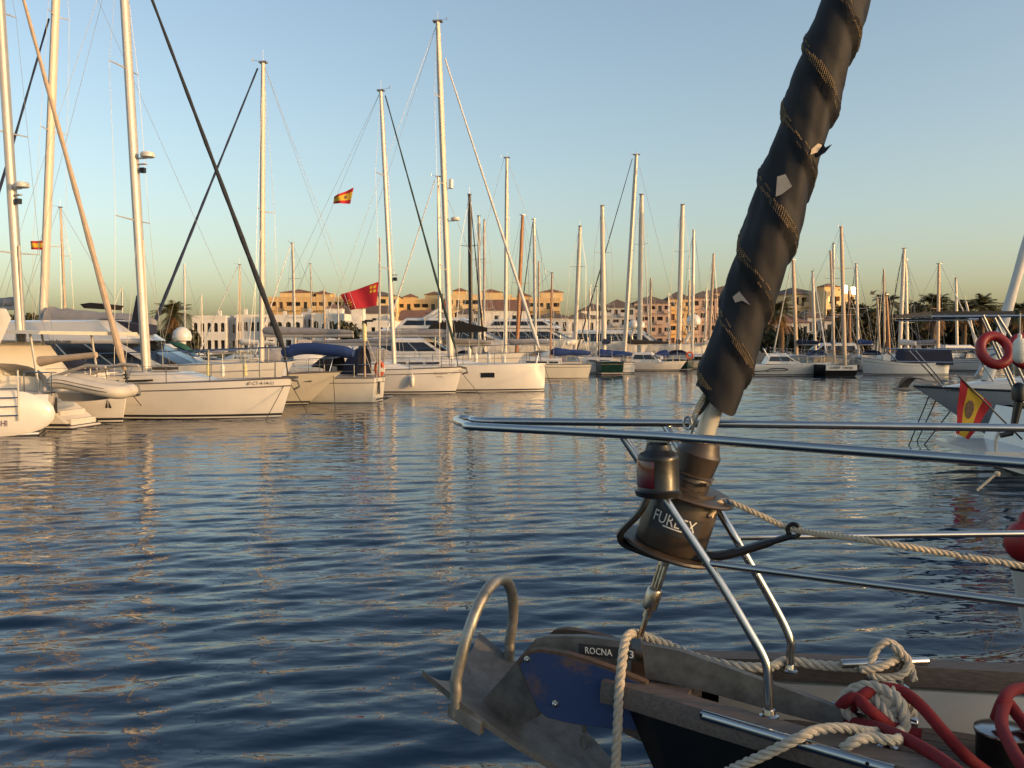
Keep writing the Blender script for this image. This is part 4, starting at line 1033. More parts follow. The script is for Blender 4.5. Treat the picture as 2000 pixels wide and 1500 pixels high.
# wind vane gear, stern ladder, poles
x0 = -10.3
for y, z in ((.5, 2.4), (-.5, 2.4)):
    mb = MB(); mb.tube([V((x0, y, .9)), V((x0 - .05, y, z))], .03, 6); b4.put(mb, 'stern_arch_post', 'steel')
mb = MB(); mb.tube([V((x0 - .05, .5, 2.4)), V((x0 - .05, -.5, 2.4))], .03, 6); b4.put(mb, 'stern_arch_bar', 'steel')
mb = MB(); mb.tube([b4.cp(713, 745, .6), b4.cp(711, 640, .6)], .045, 8); b4.put(mb, 'antenna_pole', 'mast_tan')
mb = MB(); mb.lathe(b4.cp(712, 668, .6), UP, [(0, .05), (.05, .10), (.75, .10), (.85, .05)], 10); b4.put(mb, 'danbuoy', 'fender_yellow')
mb = MB(); c_ = b4.cp(712, 632, .6); mb.obox(c_, (.1, 0, 0), (0, .05, 0), (0, 0, .12)); mb.obox(c_ + V((-.2, 0, .12)), (.2, 0, 0), (0, .01, 0), (0, 0, .05)); b4.put(mb, 'wind_generator', 'mast_black')
mb = MB(); mb.tube([b4.cp(741, 735, 0), b4.cp(742, 465, 0)], .05, 8); b4.put(mb, 'mizzen_mast', 'alloy')
mb = MB(); mb.prism([V((x0 - .02, .15, .35)), V((x0 - .02, .35, .40)), V((x0 - .02, .32, .95)), V((x0 - .02, .12, .9))], V((-.03, 0, 0))); b4.put(mb, 'rudder_head', 'ink')
mb = MB(); mb.tube([V((x0 - .1, -.2, .1)), V((x0 - .5, -.2, .25)), V((x0 - .45, .6, .25)), V((x0, .6, .15))], .04, 6); b4.put(mb, 'swim_grid', 'steel')
lb = thing('lifebuoy', 'orange horseshoe lifebuoy on the stern rail below the crimson flag', 'lifebuoy', at(741, 735, 41.5), 0, world=True)
mb = MB(); cc = at(741, 720, 41.4); mb.tube([cc + V((.16 * math.cos(a), -.03, .30 * math.sin(a))) for a in [2 * PI * i / 18 for i in range(18)]], .075, 8, closed=True); rb_ = mb.build('ring', 'orange_plastic', lb)
mb = MB(); mb.obox(cc + V((.15, -.03, -.05)), (.085, 0, 0), (0, .085, 0), (0, 0, .10)); mb.build('band', 'fender', rb_)
for i, (x, y) in enumerate(((690, 700), (697, 690), (705, 712))): pass
# --- yacht with green furled jib and a fender on its side
b5 = Boat('sailing_yacht', 'white yacht with green furled jib and a lone fender on its side', 'yacht', 11.3, -14, bow=(889, 769))
b5.hull(3.6, 1.40, 1.15, .4, .4, .75)
b5.cabin(-8.3, -2.2, .45, 1.15, 3, front=1.6)
b5.mast(771, 712, 744, 177, 12, spreaders=2, furl='furl_green', furl_r=.06, furl_px=(890, 682), back=2, boom=4.6, boom_y=672, cover='canvas_grey', cover_r=.14, radar=[(.345, 'lamp')], wire=.008)
b5.rails(); b5.hood(-8.7, 1.2, .95, 'canvas_white', 1.5); b5.hood(-10.6, 1.3, 1.2, 'canvas_grey', 1.3, 'bimini')
b5.hull_text('CUALQUIER', 848, 874, 731, 4, 'ink_soft'); b5.hull_text('DIA', 852, 866, 737, 2.6, 'ink_soft')
mb = MB(); mb.tube([V((.2, 0, 1.42)), V((.6, 0, 1.35)), V((.68, 0, 1.12)), V((.4, 0, 1.05))], .06, 6); b5.put(mb, 'bow_roller', 'galv_dark')
uu = b5.hull_u(805, .8); fp = b5.wor(b5.pt(uu, .8, b5.near) + V((0, b5.near * .16, 0)))
fender(805, 745, fp.y, .62, .12, 'fender', 'white fender hanging on the side of the green jib yacht')
# --- tall modern yacht with plumb bow
b6 = Boat('sailing_yacht', 'tall modern white yacht with plumb bow and dark hull window', 'yacht', 13.5, -7, bow=(1063, 764))
b6.hull(4.2, 1.55, 1.45, .06, -.5, .85, mats=('antifoul', 'boot', 'gelcoat', 'gelcoat'), cove=False, toe=None)
b6.cabin(-9.5, -3.2, .38, 1.35, 4, front=2.0)
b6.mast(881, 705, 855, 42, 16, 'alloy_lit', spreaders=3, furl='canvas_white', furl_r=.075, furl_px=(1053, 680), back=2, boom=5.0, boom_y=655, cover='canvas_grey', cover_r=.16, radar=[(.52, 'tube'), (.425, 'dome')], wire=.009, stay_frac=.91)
b6.rails(); b6.hood(-9.9, 1.4, .9, 'canvas_grey', 1.6); b6.hood(-12.2, 1.5, 1.35, 'canvas_white', 1.5, 'bimini')
u0, u1 = b6.hull_u(939, 1.0), b6.hull_u(966, 1.0)
pp = [b6.pt(u0, .80, b6.near), b6.pt(u1, .80, b6.near), b6.pt(u1, 1.06, b6.near), b6.pt(u0, 1.06, b6.near)]
mb = MB(); mb.prism([p + V((0, -b6.near * .01, 0)) for p in pp], V((0, b6.near * .03, 0))); b6.put(mb, 'hull_window', 'window', b6.h)
for i, (x, y) in enumerate(((917, 690), (930, 700), (955, 700), (985, 705), (984, 716))):
    fender(x, y, b6.p.y + 1.4, .6, .10, 'fender', ['white fender hung left of all on the plumb bow yacht rail', 'white fender hung second from left on the plumb bow yacht rail', 'white fender in the middle of the plumb bow yacht rail', 'upper white fender near the bow of the plumb bow yacht', 'lower white fender near the bow of the plumb bow yacht'][i], 'fenders on the plumb bow yacht')
# mooring lines running down into the water from the bows
def line(p, q, label, r=.014, m_='rope_dark'):
    mb = MB(); mb.tube([p, p.lerp(q, .5) - UP * .05, q - UP * .1], r, 5); return solo(mb, 'mooring_line', m_, label, 'rope', V((q.x, q.y, 0)))
line(b1.wor((.3, 0, 1.3)), onz(602, 803), 'mooring line from the black jib yacht bow into the water')
line(b2.wor((.15, 0, 1.2)), onz(300, 815), 'mooring line from the tan jib yacht bow across the next hull')
line(b3.wor((1.2, 0, 1.3)), onz(655, 800), 'mooring line from the overhanging cream bow into the water')
line(b5.wor((.2, 0, 1.3)), onz(945, 778), 'mooring line from the green jib yacht bow into the water')
line(b6.wor((.0, 0, 1.45)), onz(1085, 778), 'mooring line from the plumb bow yacht into the water')
line(b1.wor((.2, -.1, 1.2)), onz(515, 822), 'mooring line slanting back under the registration number')
# --- motor yachts between and behind
def motor(label, L, hd, B, fb, fs_, tiers, bow=None, stern=None, mats=('antifoul', 'boot', 'gelcoat', 'gelcoat'), rb=1.2, rs=.0, extras=None, D=None, px=None, name='motor_yacht', cat='motor yacht', rail=True, group=None, flare=.45):
    pos = None
    if px is not None:
        p = at(px, 700, D); pos = (p.x, p.y, 0)
    b = Boat(name, label, cat, L, hd, bow=bow, stern=stern, pos=pos, group=group)
    b.hull(B, fb, fs_, rb, rs, .85, mats, flare, cove=False, toe=None)
    for t in tiers: b.tier(*t[0], **t[1])
    if rail:
        for q in (1, -1):
            pts = [V((b.sheer(u)[0], q * b.sheer(u)[1] * .95, b.sheer(u)[2] + .6)) for u in (.55, .65, .75, .85, .93, .985)]
            mb = MB(); mb.tube(pts, .022, 5); b.put(mb, 'bow_rail', 'steel')
            for p in pts[:-1]:
                mb = MB(); mb.tube([p, p - UP * .6], .018, 5); b.put(mb, 'stanchion', 'steel')
    return b
def dome(b, p, r=.3, nm='radome', m_='gelcoat'):
    mb = MB(); mb.lathe(V(p), UP, [(-.3, r * .3), (-.05, r * .4), (0, r * .9), (r * .4, r), (r * .9, r * .85), (r * 1.3, r * .45), (r * 1.4, .05)], 14); b.put(mb, nm, m_)
my1 = motor('large white motor yacht with dark windscreen behind the black jib yacht', 15, -10, 4.4, 1.9, 1.5, [((-13, -12.6, -5.4, -2.6, 1.5, 2.75, 1.85), dict(panes=5, band=(.22, .95))), ((-12.8, -12.4, -6.2, -5.0, 2.75, 3.5, 1.75), dict(panes=0))], D=37.5, px=520)
dome(my1, my1.cp(356, 665), .40)
mb = MB(); mb.tube(spline([my1.cp(330, 668, -1.3), my1.cp(352, 675, -1.3), my1.cp(378, 688, -1.3)], 4), [.05, .12, .2, .28, .3, .3, .25, .15, .08], 8, flat=.4); my1.put(mb, 'cover', 'canvas_green')
mb = MB(); mb.prism([my1.cp(x, y, -.6) for x, y in ((140, 652), (172, 628), (200, 622), (270, 634), (270, 652))], my1.loc(my1.p + my1.n * 1.4)); my1.put(mb, 'bimini', 'canvas_navy')
mb = MB(); mb.prism([my1.cp(x, y, .3) for x, y in ((253, 648), (266, 577), (272, 577), (274, 648))], V((0, .3, 0))); my1.put(mb, 'cockpit_tent', 'canvas_navy')
mb = MB(); mb.prism([my1.cp(x, y, -1.0) for x, y in ((156, 594), (176, 591), (208, 595), (202, 604), (164, 602))], V((0, 1.2, 0))); my1.put(mb, 'radar_canopy', 'canvas_black')
my2 = motor('small white flybridge cruiser right of the radome, in front of the arched houses', 9, -8, 3.2, 1.75, 1.3, [((-7.4, -6.8, -4.4, -2.8, 1.4, 2.5, 1.35), dict(panes=3))], D=58, px=478, rail=True)
bk = Boat('sailing_yacht', 'sloop with grey mainsail cover and leaning mast behind the left boats', 'yacht', 12, 170, pos=tuple(V((at(40, 700, 43).x, 43, 0))))
bk.hull(3.7, 1.4, 1.2, .6, .3, .7); bk.cabin(-8.6, -3.5, .5, 1.2, 3)
bk.mast(82, 660, 116, -170, 19, 'alloy_lit', spreaders=3, stay_frac=.79, furl='furl_blue', furl_r=.075, furl_px=(-85, 662), boom=5.6, boom_y=643, cover='canvas_grey', cover_r=.55, back=1, radar=None, wire=.009)
# ================================================================== boats at the right
r1 = Boat('sailing_yacht', 'grey hulled yacht with long raked bow pointing left at the right side', 'yacht', 10, 176, bow=(1962, 873))
r1.hull(3.4, 1.52, 1.15, 2.25, .4, .6, mats=('antifoul', 'gelcoat_grey', 'gelcoat_grey', 'gelcoat_grey'), cove=False, flare=.35, toe='boot')
r1.cabin(-7.5, 1.5, .42, .95, 3, front=2.6); r1.rails(u0=.2, u1=.90, h=.68, pulpit=False)
for o_ in (-.75, .75):
    mb = MB(); mb.tube([r1.cp(1728, 681, o_), r1.cp(1850, 683, o_), r1.cp(2010, 680, o_)], .022, 6); r1.put(mb, 'bow_rail', 'steel')
    mb = MB(); mb.tube([r1.cp(1752, 706, o_), r1.cp(1850, 708, o_), r1.cp(2010, 704, o_)], .016, 6); r1.put(mb, 'bow_rail', 'steel')
    for (xa, ya), (xb_, yb_) in (((1772, 681), (1842, 757)), ((1730, 681), (1752, 706)), ((1786, 683), (1842, 748)), ((1900, 682), (1940, 745))):
        mb = MB(); mb.tube([r1.cp(xa, ya, o_), r1.cp(xb_, yb_, o_ * .6)], .016, 6); r1.put(mb, 'stanchion', 'steel')
r1.hull_text('A. WEMA', 1846, 1876, 764, 6, 'ink')
ft = r1.cp(1926, 752); tp = r1.cp(2000, 492); ex = ft + (tp - ft) * 3.4
mb = MB(); n = 24; mb.tube([ft.lerp(ex, i / n) for i in range(n + 1)], [.125 * (1.05 - .5 * i / n) * (1 + .06 * math.sin(2 * i)) for i in range(n + 1)], 10); r1.put(mb, 'furled_jib', 'canvas_white')
mb = MB(); mb.lathe(ft - UP * .15, ex - ft, [(0, .16), (.04, .16), (.05, .09), (.2, .09), (.21, .18), (.25, .18)], 14); mb.tube([ft - UP * .15, V((ft.x + .1, 0, 1.45))], .03, 6); r1.put(mb, 'furling_drum', 'black_plastic')
mb = MB(); mb.tube([V((ex.x - .3, 0, ex.z)), V((-4.2, 0, 1.4))], .1, 10); r1.put(mb, 'mast', 'alloy')
mb = MB(); mb.tube(spline([r1.cp(1905, 735, .6), r1.cp(1925, 705, .6), r1.cp(1945, 690, .6), r1.cp(1990, 690, .6)], 4), .03, 6); mb.tube(spline([r1.cp(1905, 735, -.6), r1.cp(1925, 705, -.6), r1.cp(1945, 690, -.6), r1.cp(1990, 690, -.6)], 4), .03, 6); r1.put(mb, 'grab_hoop', 'steel')
for i, (a, c) in enumerate((((1818, 765), (1772, 870)), ((1836, 765), (1788, 862)), ((1858, 800), (1800, 868)))):
    line(r1.wor(r1.cp(*a)), onz(*c), ['left mooring line under the raked grey bow', 'middle mooring line under the raked grey bow', 'right mooring line under the raked grey bow'][i], .016)
# --- yacht at the right edge showing its stern platform and arch
r2 = Boat('sailing_yacht', 'white yacht with stern platform and solar panel arch at the right edge', 'yacht', 11.5, -6, stern=(1962, 918))
r2.hull(3.8, 1.35, 1.25, .4, -.45, .85, cove=False, toe=None, flare=.12, mats=('antifoul', 'gelcoat', 'gelcoat', 'gelcoat'))
r2.cabin(-8.5, -3, .5, 1.25, 3)
mb = MB(); mb.ring_loft([[V((x, y_, .42)), V((x, y_, .52)), V((x, -y_, .52)), V((x, -y_, .42))] for x, y_ in ((-12.55, 1.0), (-12.4, 1.3), (-11.35, 1.4))]); r2.put(mb, 'swim_platform', 'gelcoat', angle=20)
for q in (.45, .95):
    mb = MB(); mb.ring_loft([[V((x, y_, .5)), V((x, y_, z)), V((x, -y_, z)), V((x, -y_, .5))] for x, y_, z in ((-10.9 + q, 1.3, .55 + q * .4), (-10.0 + q, 1.35, .75 + q * .5))]); r2.put(mb, 'stern_step', 'deck_white', angle=20)
mb = MB(); mb.tube(spline([r2.cp(1958, 830, -1.0), r2.cp(1945, 860, -1.0), r2.cp(1948, 885, -1.0), r2.cp(1965, 893, -1.0)], 4), .035, 8); r2.put(mb, 'grab_rail', 'alloy')
pa = [(1822, 612), (1985, 609)]
a_, c_ = r2.cp(1822, 612, -1.2), r2.cp(1985, 610, -1.2)
mb = MB(); mb.obox((a_ + c_) / 2 + V((0, 1.2, 0)), ((c_.x - a_.x) / 2, 0, 0), (0, 1.15, 0), (0, 0, .035)); r2.put(mb, 'solar_panel', 'solar')
mb = MB(); mb.tube([a_ + V((0, .05, -.07)), c_ + V((.2, .05, -.07))], .03, 6); mb.tube([a_ + V((0, 2.35, -.07)), c_ + V((.2, 2.35, -.07))], .03, 6); r2.put(mb, 'panel_frame', 'steel')
for (x0_, y0_), (x1_, y1_) in (((1920, 616), (1968, 720)), ((1948, 616), (2000, 700)), ((1915, 616), (1948, 690)), ((1940, 616), (1975, 690))):
    mb = MB(); o_ = -1.15 if x0_ in (1920, 1948) else 1.0; p_, q_ = r2.cp(x0_, y0_, o_), r2.cp(x1_, y1_, o_); q_ = p_ + (q_ - p_) * 1.9; mb.tube([p_, q_], .03, 8); r2.put(mb, 'arch_post', 'wire')
mb = MB()
for y in (-1.25, 1.25):
    mb.tube(spline([V((-10.3, y, 1.2)), V((-10.35, y, 1.95)), V((-9.2, y, 2.0)), V((-7.5, y, 1.95))], 4), .025, 6)
r2.put(mb, 'pushpit', 'steel')
ob = r2.cp(1990, 770, -1.3)
mb = MB(); mb.lathe(ob - UP * .15, UP, [(0, .07), (.04, .12), (.25, .14), (.34, .10), (.38, .03)], 14); om = r2.put(mb, 'outboard_motor', 'black_plastic')
mb = MB(); mb.tube([ob - UP * .15, ob + V((-.1, 0, -.75))], [.09, .06], 8); mb.tube([ob + V((-.1, 0, -.75)), ob + V((-.32, 0, -.8))], .05, 8); r2.put(mb, 'outboard_leg', 'black_plastic', om)
st0, st1 = r2.cp(1996, 858, -.6), r2.cp(1873, 735, -.6)
mb = MB(); mb.tube([st0, st1], .018, 6); r2.put(mb, 'flag_staff', 'black_plastic')
Df = r2.wor(st1).y
mb_, P_, n_ = flag((1876, 739), (1937, 790), (1866, 846), (1893, 859), Df, SP, '', wave=.04, ph=1)
cr = [[(.42 + .13 * math.cos(a) * (1.5 if k else 1), .46 + .16 * math.sin(a)) for a in [2 * PI * i / 10 for i in range(10)]] for k in (1,)]
flag_thing(mb_, P_, n_, 'red and yellow flag with a crest, drooping at the right edge', ['flag_red', 'flag_yellow'], at(1876, 739, Df), [('crest', cr, 'emblem_brown')])
for i, (x, y) in enumerate(((1943, 684), (2003, 686))):
    c0 = at(x, y, 15.4 + i * .3); t_ = thing('lifebuoy', ['red horseshoe lifebuoy hanging on the stern rail near the solar arch', 'red lifebuoy with a white fender in it, cut by the right edge'][i], 'lifebuoy', c0 - UP * .3, 0, world=True)
    mb = MB(); mb.tube([c0 + V((.235 * math.cos(a), .10 * math.sin(a), .24 * math.sin(a))) for a in [2 * PI * k / 24 for k in range(24)]], .085, 10, closed=True); rr_ = mb.build('ring', 'red_plastic', t_)
    for k in range(4):
        a = PI / 4 + k * PI / 2; mb = MB(); p = c0 + V((.235 * math.cos(a), .10 * math.sin(a), .24 * math.sin(a))); mb.ball(p, .092, 10, sc_=(.55, .7, .55)); mb.build('band', 'fender' if i else 'red_plastic', rr_)
fender(1991, 685, 15.0, .42, .10, 'fender', 'white fender hanging in front of the red lifebuoy at the right edge')
mb = MB(); mb.tube([at(1908, 958, 14.6), at(1943, 928, 14.6)], .02, 6); mb.ball(at(1948, 925, 14.6), .05, 8); solo(mb, 'boat_hook', 'rope_cream', 'pale pole with eye hanging under the stern platform', 'boat hook', at(1908, 958, 14.6))
# --- bow that just enters the frame low on the right
r3 = Boat('sailing_yacht', 'dark bottomed bow just entering the frame at lower right', 'yacht', 8, 184, bow=(2012, 1292))
r3.hull(2.8, .95, .8, .22, .2, .6, mats=('antifoul_red', 'boot', 'gelcoat_old', 'boot')); r3.cabin(-6, -2.2, .4, .8, 2)
c0 = at(2001, 1058, 6.9); mb = MB(); mb.ball(c0, .145, 20, sc_=(1, 1, 1.1)); mb.lathe(c0 + UP * .15, UP, [(0, .05), (.05, .04), (.08, .02)], 10); mb.tube([c0 + UP * .2, c0 + V((.35, .3, .35))], .01, 5)
solo(mb, 'ball_fender', 'red_plastic', 'round red ball fender at the right edge behind the rail', 'fender', c0 - UP * .16)

# ================================================================== middle row, across the basin
m1 = Boat('sailing_yacht', 'white boat with dark sheer strake and blue sail cover, right of the plumb bow', 'yacht', 8.6, 178, stern=(1148, 738))
m1.hull(2.9, 1.2, 1.05, .7, .25, .55, mats=('antifoul', 'gelcoat_cream', 'gelcoat_cream', 'boot'), toe='boot')
m1.cabin(-6.6, -2.6, .5, .9, 3); m1.mast(1075, 700, 1078, 533, 5, 'mast_wood', 1, boom=3.0, boom_y=694, cover='canvas_blue', cover_r=.3, wire=.012); m1.rails(n=5)
mb = MB(); c0 = m1.cp(1095, 702, -.8); mb.ball(c0, .2, 10); m1.put(mb, 'buoy', 'red_plastic')
m2 = Boat('sailing_yacht', 'white sloop with low blue sail cover left of the small cuddy boat', 'yacht', 7.6, 174, stern=(1238, 730))
m2.hull(2.7, 1.15, 1.0, .6, .1, .6); m2.cabin(-5.8, -2.2, .45, .85, 2); m2.mast(1166, 690, 1166, 560, 4, 'alloy', 1, boom=3.0, boom_y=696, cover='canvas_blue', cover_r=.34, wire=.012); m2.rails(n=5)
m3 = motor('small white cuddy boat with cabin top, left of the orange ring boat', 5.6, -12, 2.2, 1.0, .85, [((-4.6, -4.2, -2.4, -1.5, .85, 1.7, .85), dict(panes=2))], bow=(1326, 725), rb=.7, name='cabin_cruiser', cat='boat')
m4 = motor('small pale open boat with an orange ring, left of the furled navy sail', 4.4, -15, 1.9, .95, .85, [((-3.6, -3.3, -2.2, -1.7, .8, 1.3, .7), dict(panes=1))], bow=(1384, 721), rb=.5, name='open_boat', cat='boat', mats=('antifoul', 'boot', 'gelcoat_cream', 'gelcoat'))
c0 = at(1347, 694, 86); mb = MB(); mb.tube([c0 + V((.3 * math.cos(a), 0, .3 * math.sin(a))) for a in [2 * PI * k / 16 for k in range(16)]], .08, 8, closed=True); solo(mb, 'lifebuoy', 'orange_plastic', 'small orange lifebuoy on the distant pale boat', 'lifebuoy', c0 - UP * .35)
m5 = motor('white sports cruiser with curved side decal right of the furled sail', 6.3, -4, 2.4, 1.12, .95, [((-4.7, -4.3, -2.9, -1.6, .98, 1.75, .92), dict(panes=2, band=(.3, .8))), ], stern=(1452, 734), rb=.75, rs=.25, name='sports_cruiser', cat='motor boat')
mb = MB(); mb.tube(spline([m5.cp(1492, 682, .8), m5.cp(1500, 697, .8), m5.cp(1512, 714, .8)], 3), .06, 6); mb.tube(spline([m5.cp(1492, 682, -.8), m5.cp(1500, 697, -.8), m5.cp(1512, 714, -.8)], 3), .06, 6); mb.tube([m5.cp(1492, 682, .8), m5.cp(1492, 682, -.8)], .06, 6); m5.put(mb, 'radar_arch', 'gelcoat')
dc = [m5.pt(u, z, m5.near) + V((0, m5.near * .03, 0)) for u, z in ((.10, .38), (.2, .42), (.27, .48), (.30, .58), (.36, .64), (.45, .64), (.52, .58), (.50, .48), (.42, .46), (.34, .46), (.26, .38))]
mb = MB(); mb.tube(spline(dc, 4), .035, 4); m5.put(mb, 'side_decal', 'ink', m5.h)
mb = MB(); oo = m5.cp(1455, 716, 0); mb.lathe(oo - UP * .2, UP, [(0, .1), (.06, .2), (.4, .2), (.55, .1)], 10); m5.put(mb, 'outboard_motor', 'black_plastic')
m6 = Boat('sailing_yacht', 'dark hulled ketch showing a white lettered transom, beside the sports cruiser', 'yacht', 11, 97, stern=(1641, 736))
m6.hull(3.4, 1.3, .95, .8, .25, .86, mats=('antifoul', 'black_gloss', 'black_gloss', 'black_gloss'), flare=.4); m6.cabin(-8.5, -3, .6, 1.1, 3, 'teak'); m6.rails()
mb = MB(); mb.box(-11.32, -11.26, -1.25, 1.35, .52, .95); tr = m6.put(mb, 'transom_board', 'gelcoat')
text_mesh('lettering', 'FURBER', .26, V((-11.33, 1.05, .64)), (0, -1, 0), UP, 'ink', tr, .004, width=.85); text_mesh('lettering', 'TORREVIEJA', .24, V((-11.33, -.02, .64)), (0, -1, 0), UP, 'ink', tr, .004, width=.85)
m6.mast(1650, 690, 1643, 443, 8, 'mast_tan', 2, wire=.012); mb = MB(); mb.tube([m6.cp(1630, 716), m6.cp(1622, 490)], .1, 8); m6.put(mb, 'mizzen_mast', 'mast_tan')
m7 = Boat('fishing_boat', 'white wooden fishing boat with raised stem and navy canopy', 'fishing boat', 7.0, 181, bow=(1686, 733))
m7.sag = .32
m7.hull(2.5, 1.5, 1.25, .12, .05, .30, mats=('antifoul', 'boot', 'gelcoat', 'teak'), flare=.25, toe='teak')
ca_ = [m7.cp(x, y, -.9) for x, y in ((1746, 712), (1750, 684), (1838, 682), (1842, 712))]
mb = MB(); mb.ring_loft([[p + V((0, dy, dz if p.z > 1.6 else 0)) for p in ca_] for dy, dz in ((0, -.12), (.35, .03), (.9, .1), (1.45, .03), (1.8, -.12))]); m7.put(mb, 'canopy', 'canvas_navy')
mb = MB(); mb.obox(m7.cp(1728, 706, -.2), (.3, 0, 0), (0, .45, 0), (0, 0, .55)); m7.put(mb, 'wheel_house', 'gelcoat'); mb = MB(); mb.tube([V((.1, 0, .9)), V((.14, 0, 1.75))], .07, 6); m7.put(mb, 'stem_post', 'gelcoat')
mb = MB(); mb.ball(m7.cp(1720, 700, -.3), .42, 10, sc_=(1, .8, .8)); m7.put(mb, 'bow_cover', 'canvas_white')
# large motor yachts moored behind
by1 = motor('big white motor yacht with sloping foredeck behind the leaning white jib', 22, -4, 5.4, 3.1, 2.2, [((-19, -18.5, -8, -4, 2.4, 4.1, 2.3), dict(panes=6)), ((-17, -16, -9.5, -7.5, 4.2, 5.2, 2.0), dict(panes=3))], D=96, px=1092, rb=2.6)
mb = MB(); mb.tube([V((-14, 1.8, 5.2)), V((-12.6, 1.6, 6.1)), V((-12.6, -1.6, 6.1)), V((-14, -1.8, 5.2))], .18, 8); by1.put(mb, 'radar_arch', 'gelcoat')
by2 = motor('big white motor yacht with two satellite domes, middle distance', 20, -6, 5.2, 3.0, 2.4, [((-18, -17.6, -8.5, -5, 2.6, 4.2, 2.2), dict(panes=6)), ((-16, -15, -9, -7.4, 4.3, 5.2, 1.9), dict(panes=3))], D=100, px=1232, rb=2.4)
dome(by2, by2.cp(1237, 640, 0), .62, 'satellite_dome'); dome(by2, by2.cp(1250, 640, 0), .58, 'satellite_dome')
mb = MB(); mb.tube([by2.cp(1232, 655), by2.cp(1243, 640), by2.cp(1254, 655)], .2, 8); by2.put(mb, 'radar_arch', 'gelcoat')
by3 = motor('white motor yacht with one large dome on a slanting pole', 17, -5, 4.8, 2.7, 2.2, [((-15, -14.5, -6.5, -4, 2.3, 4.0, 2.0), dict(panes=5))], D=103, px=1372, rb=2)
dome(by3, by3.cp(1355, 634, 0), .85, 'satellite_dome'); mb = MB(); mb.tube([by3.cp(1355, 640), by3.cp(1338, 668)], .18, 8); by3.put(mb, 'dome_pole', 'gelcoat')
by4 = motor('low white cruiser under black awning left of the black mast', 13, -8, 4, 2.0, 1.6, [((-10.5, -10, -5, -3, 1.7, 2.9, 1.6), dict(panes=4))], D=63, px=985, rb=1.4)
mb = MB(); mb.ring_loft([[by4.cp(x, y, o_) for x, y in ((828, 652), (845, 630), (900, 628), (952, 640), (952, 648))] for o_ in (-1.5, 1.5)]); by4.put(mb, 'awning', 'canvas_black')
for x in (850, 935):
    mb = MB(); mb.tube([by4.cp(x, 645, -1.3), by4.cp(x, 690, -1.3)], .05, 6); by4.put(mb, 'awning_post', 'steel')
by5 = motor('low white cruiser between the fishing boat and the palms', 9, 4, 3, 1.5, 1.2, [((-7, -6.6, -3.6, -2.2, 1.3, 2.4, 1.2), dict(panes=3))], D=92, px=1960, rb=1)
by6 = motor('white cruiser moored behind the sports cruiser under the palms', 10, 176, 3.2, 1.6, 1.3, [((-8, -7.6, -4, -2.5, 1.4, 2.6, 1.3), dict(panes=3))], D=96, px=1520, rb=1)
by7 = motor('pale cruiser half hidden behind the old white cruiser', 10, -8, 3.3, 1.6, 1.3, [((-8, -7.6, -4, -2.5, 1.4, 2.5, 1.3), dict(panes=3))], D=66, px=800, rb=1)
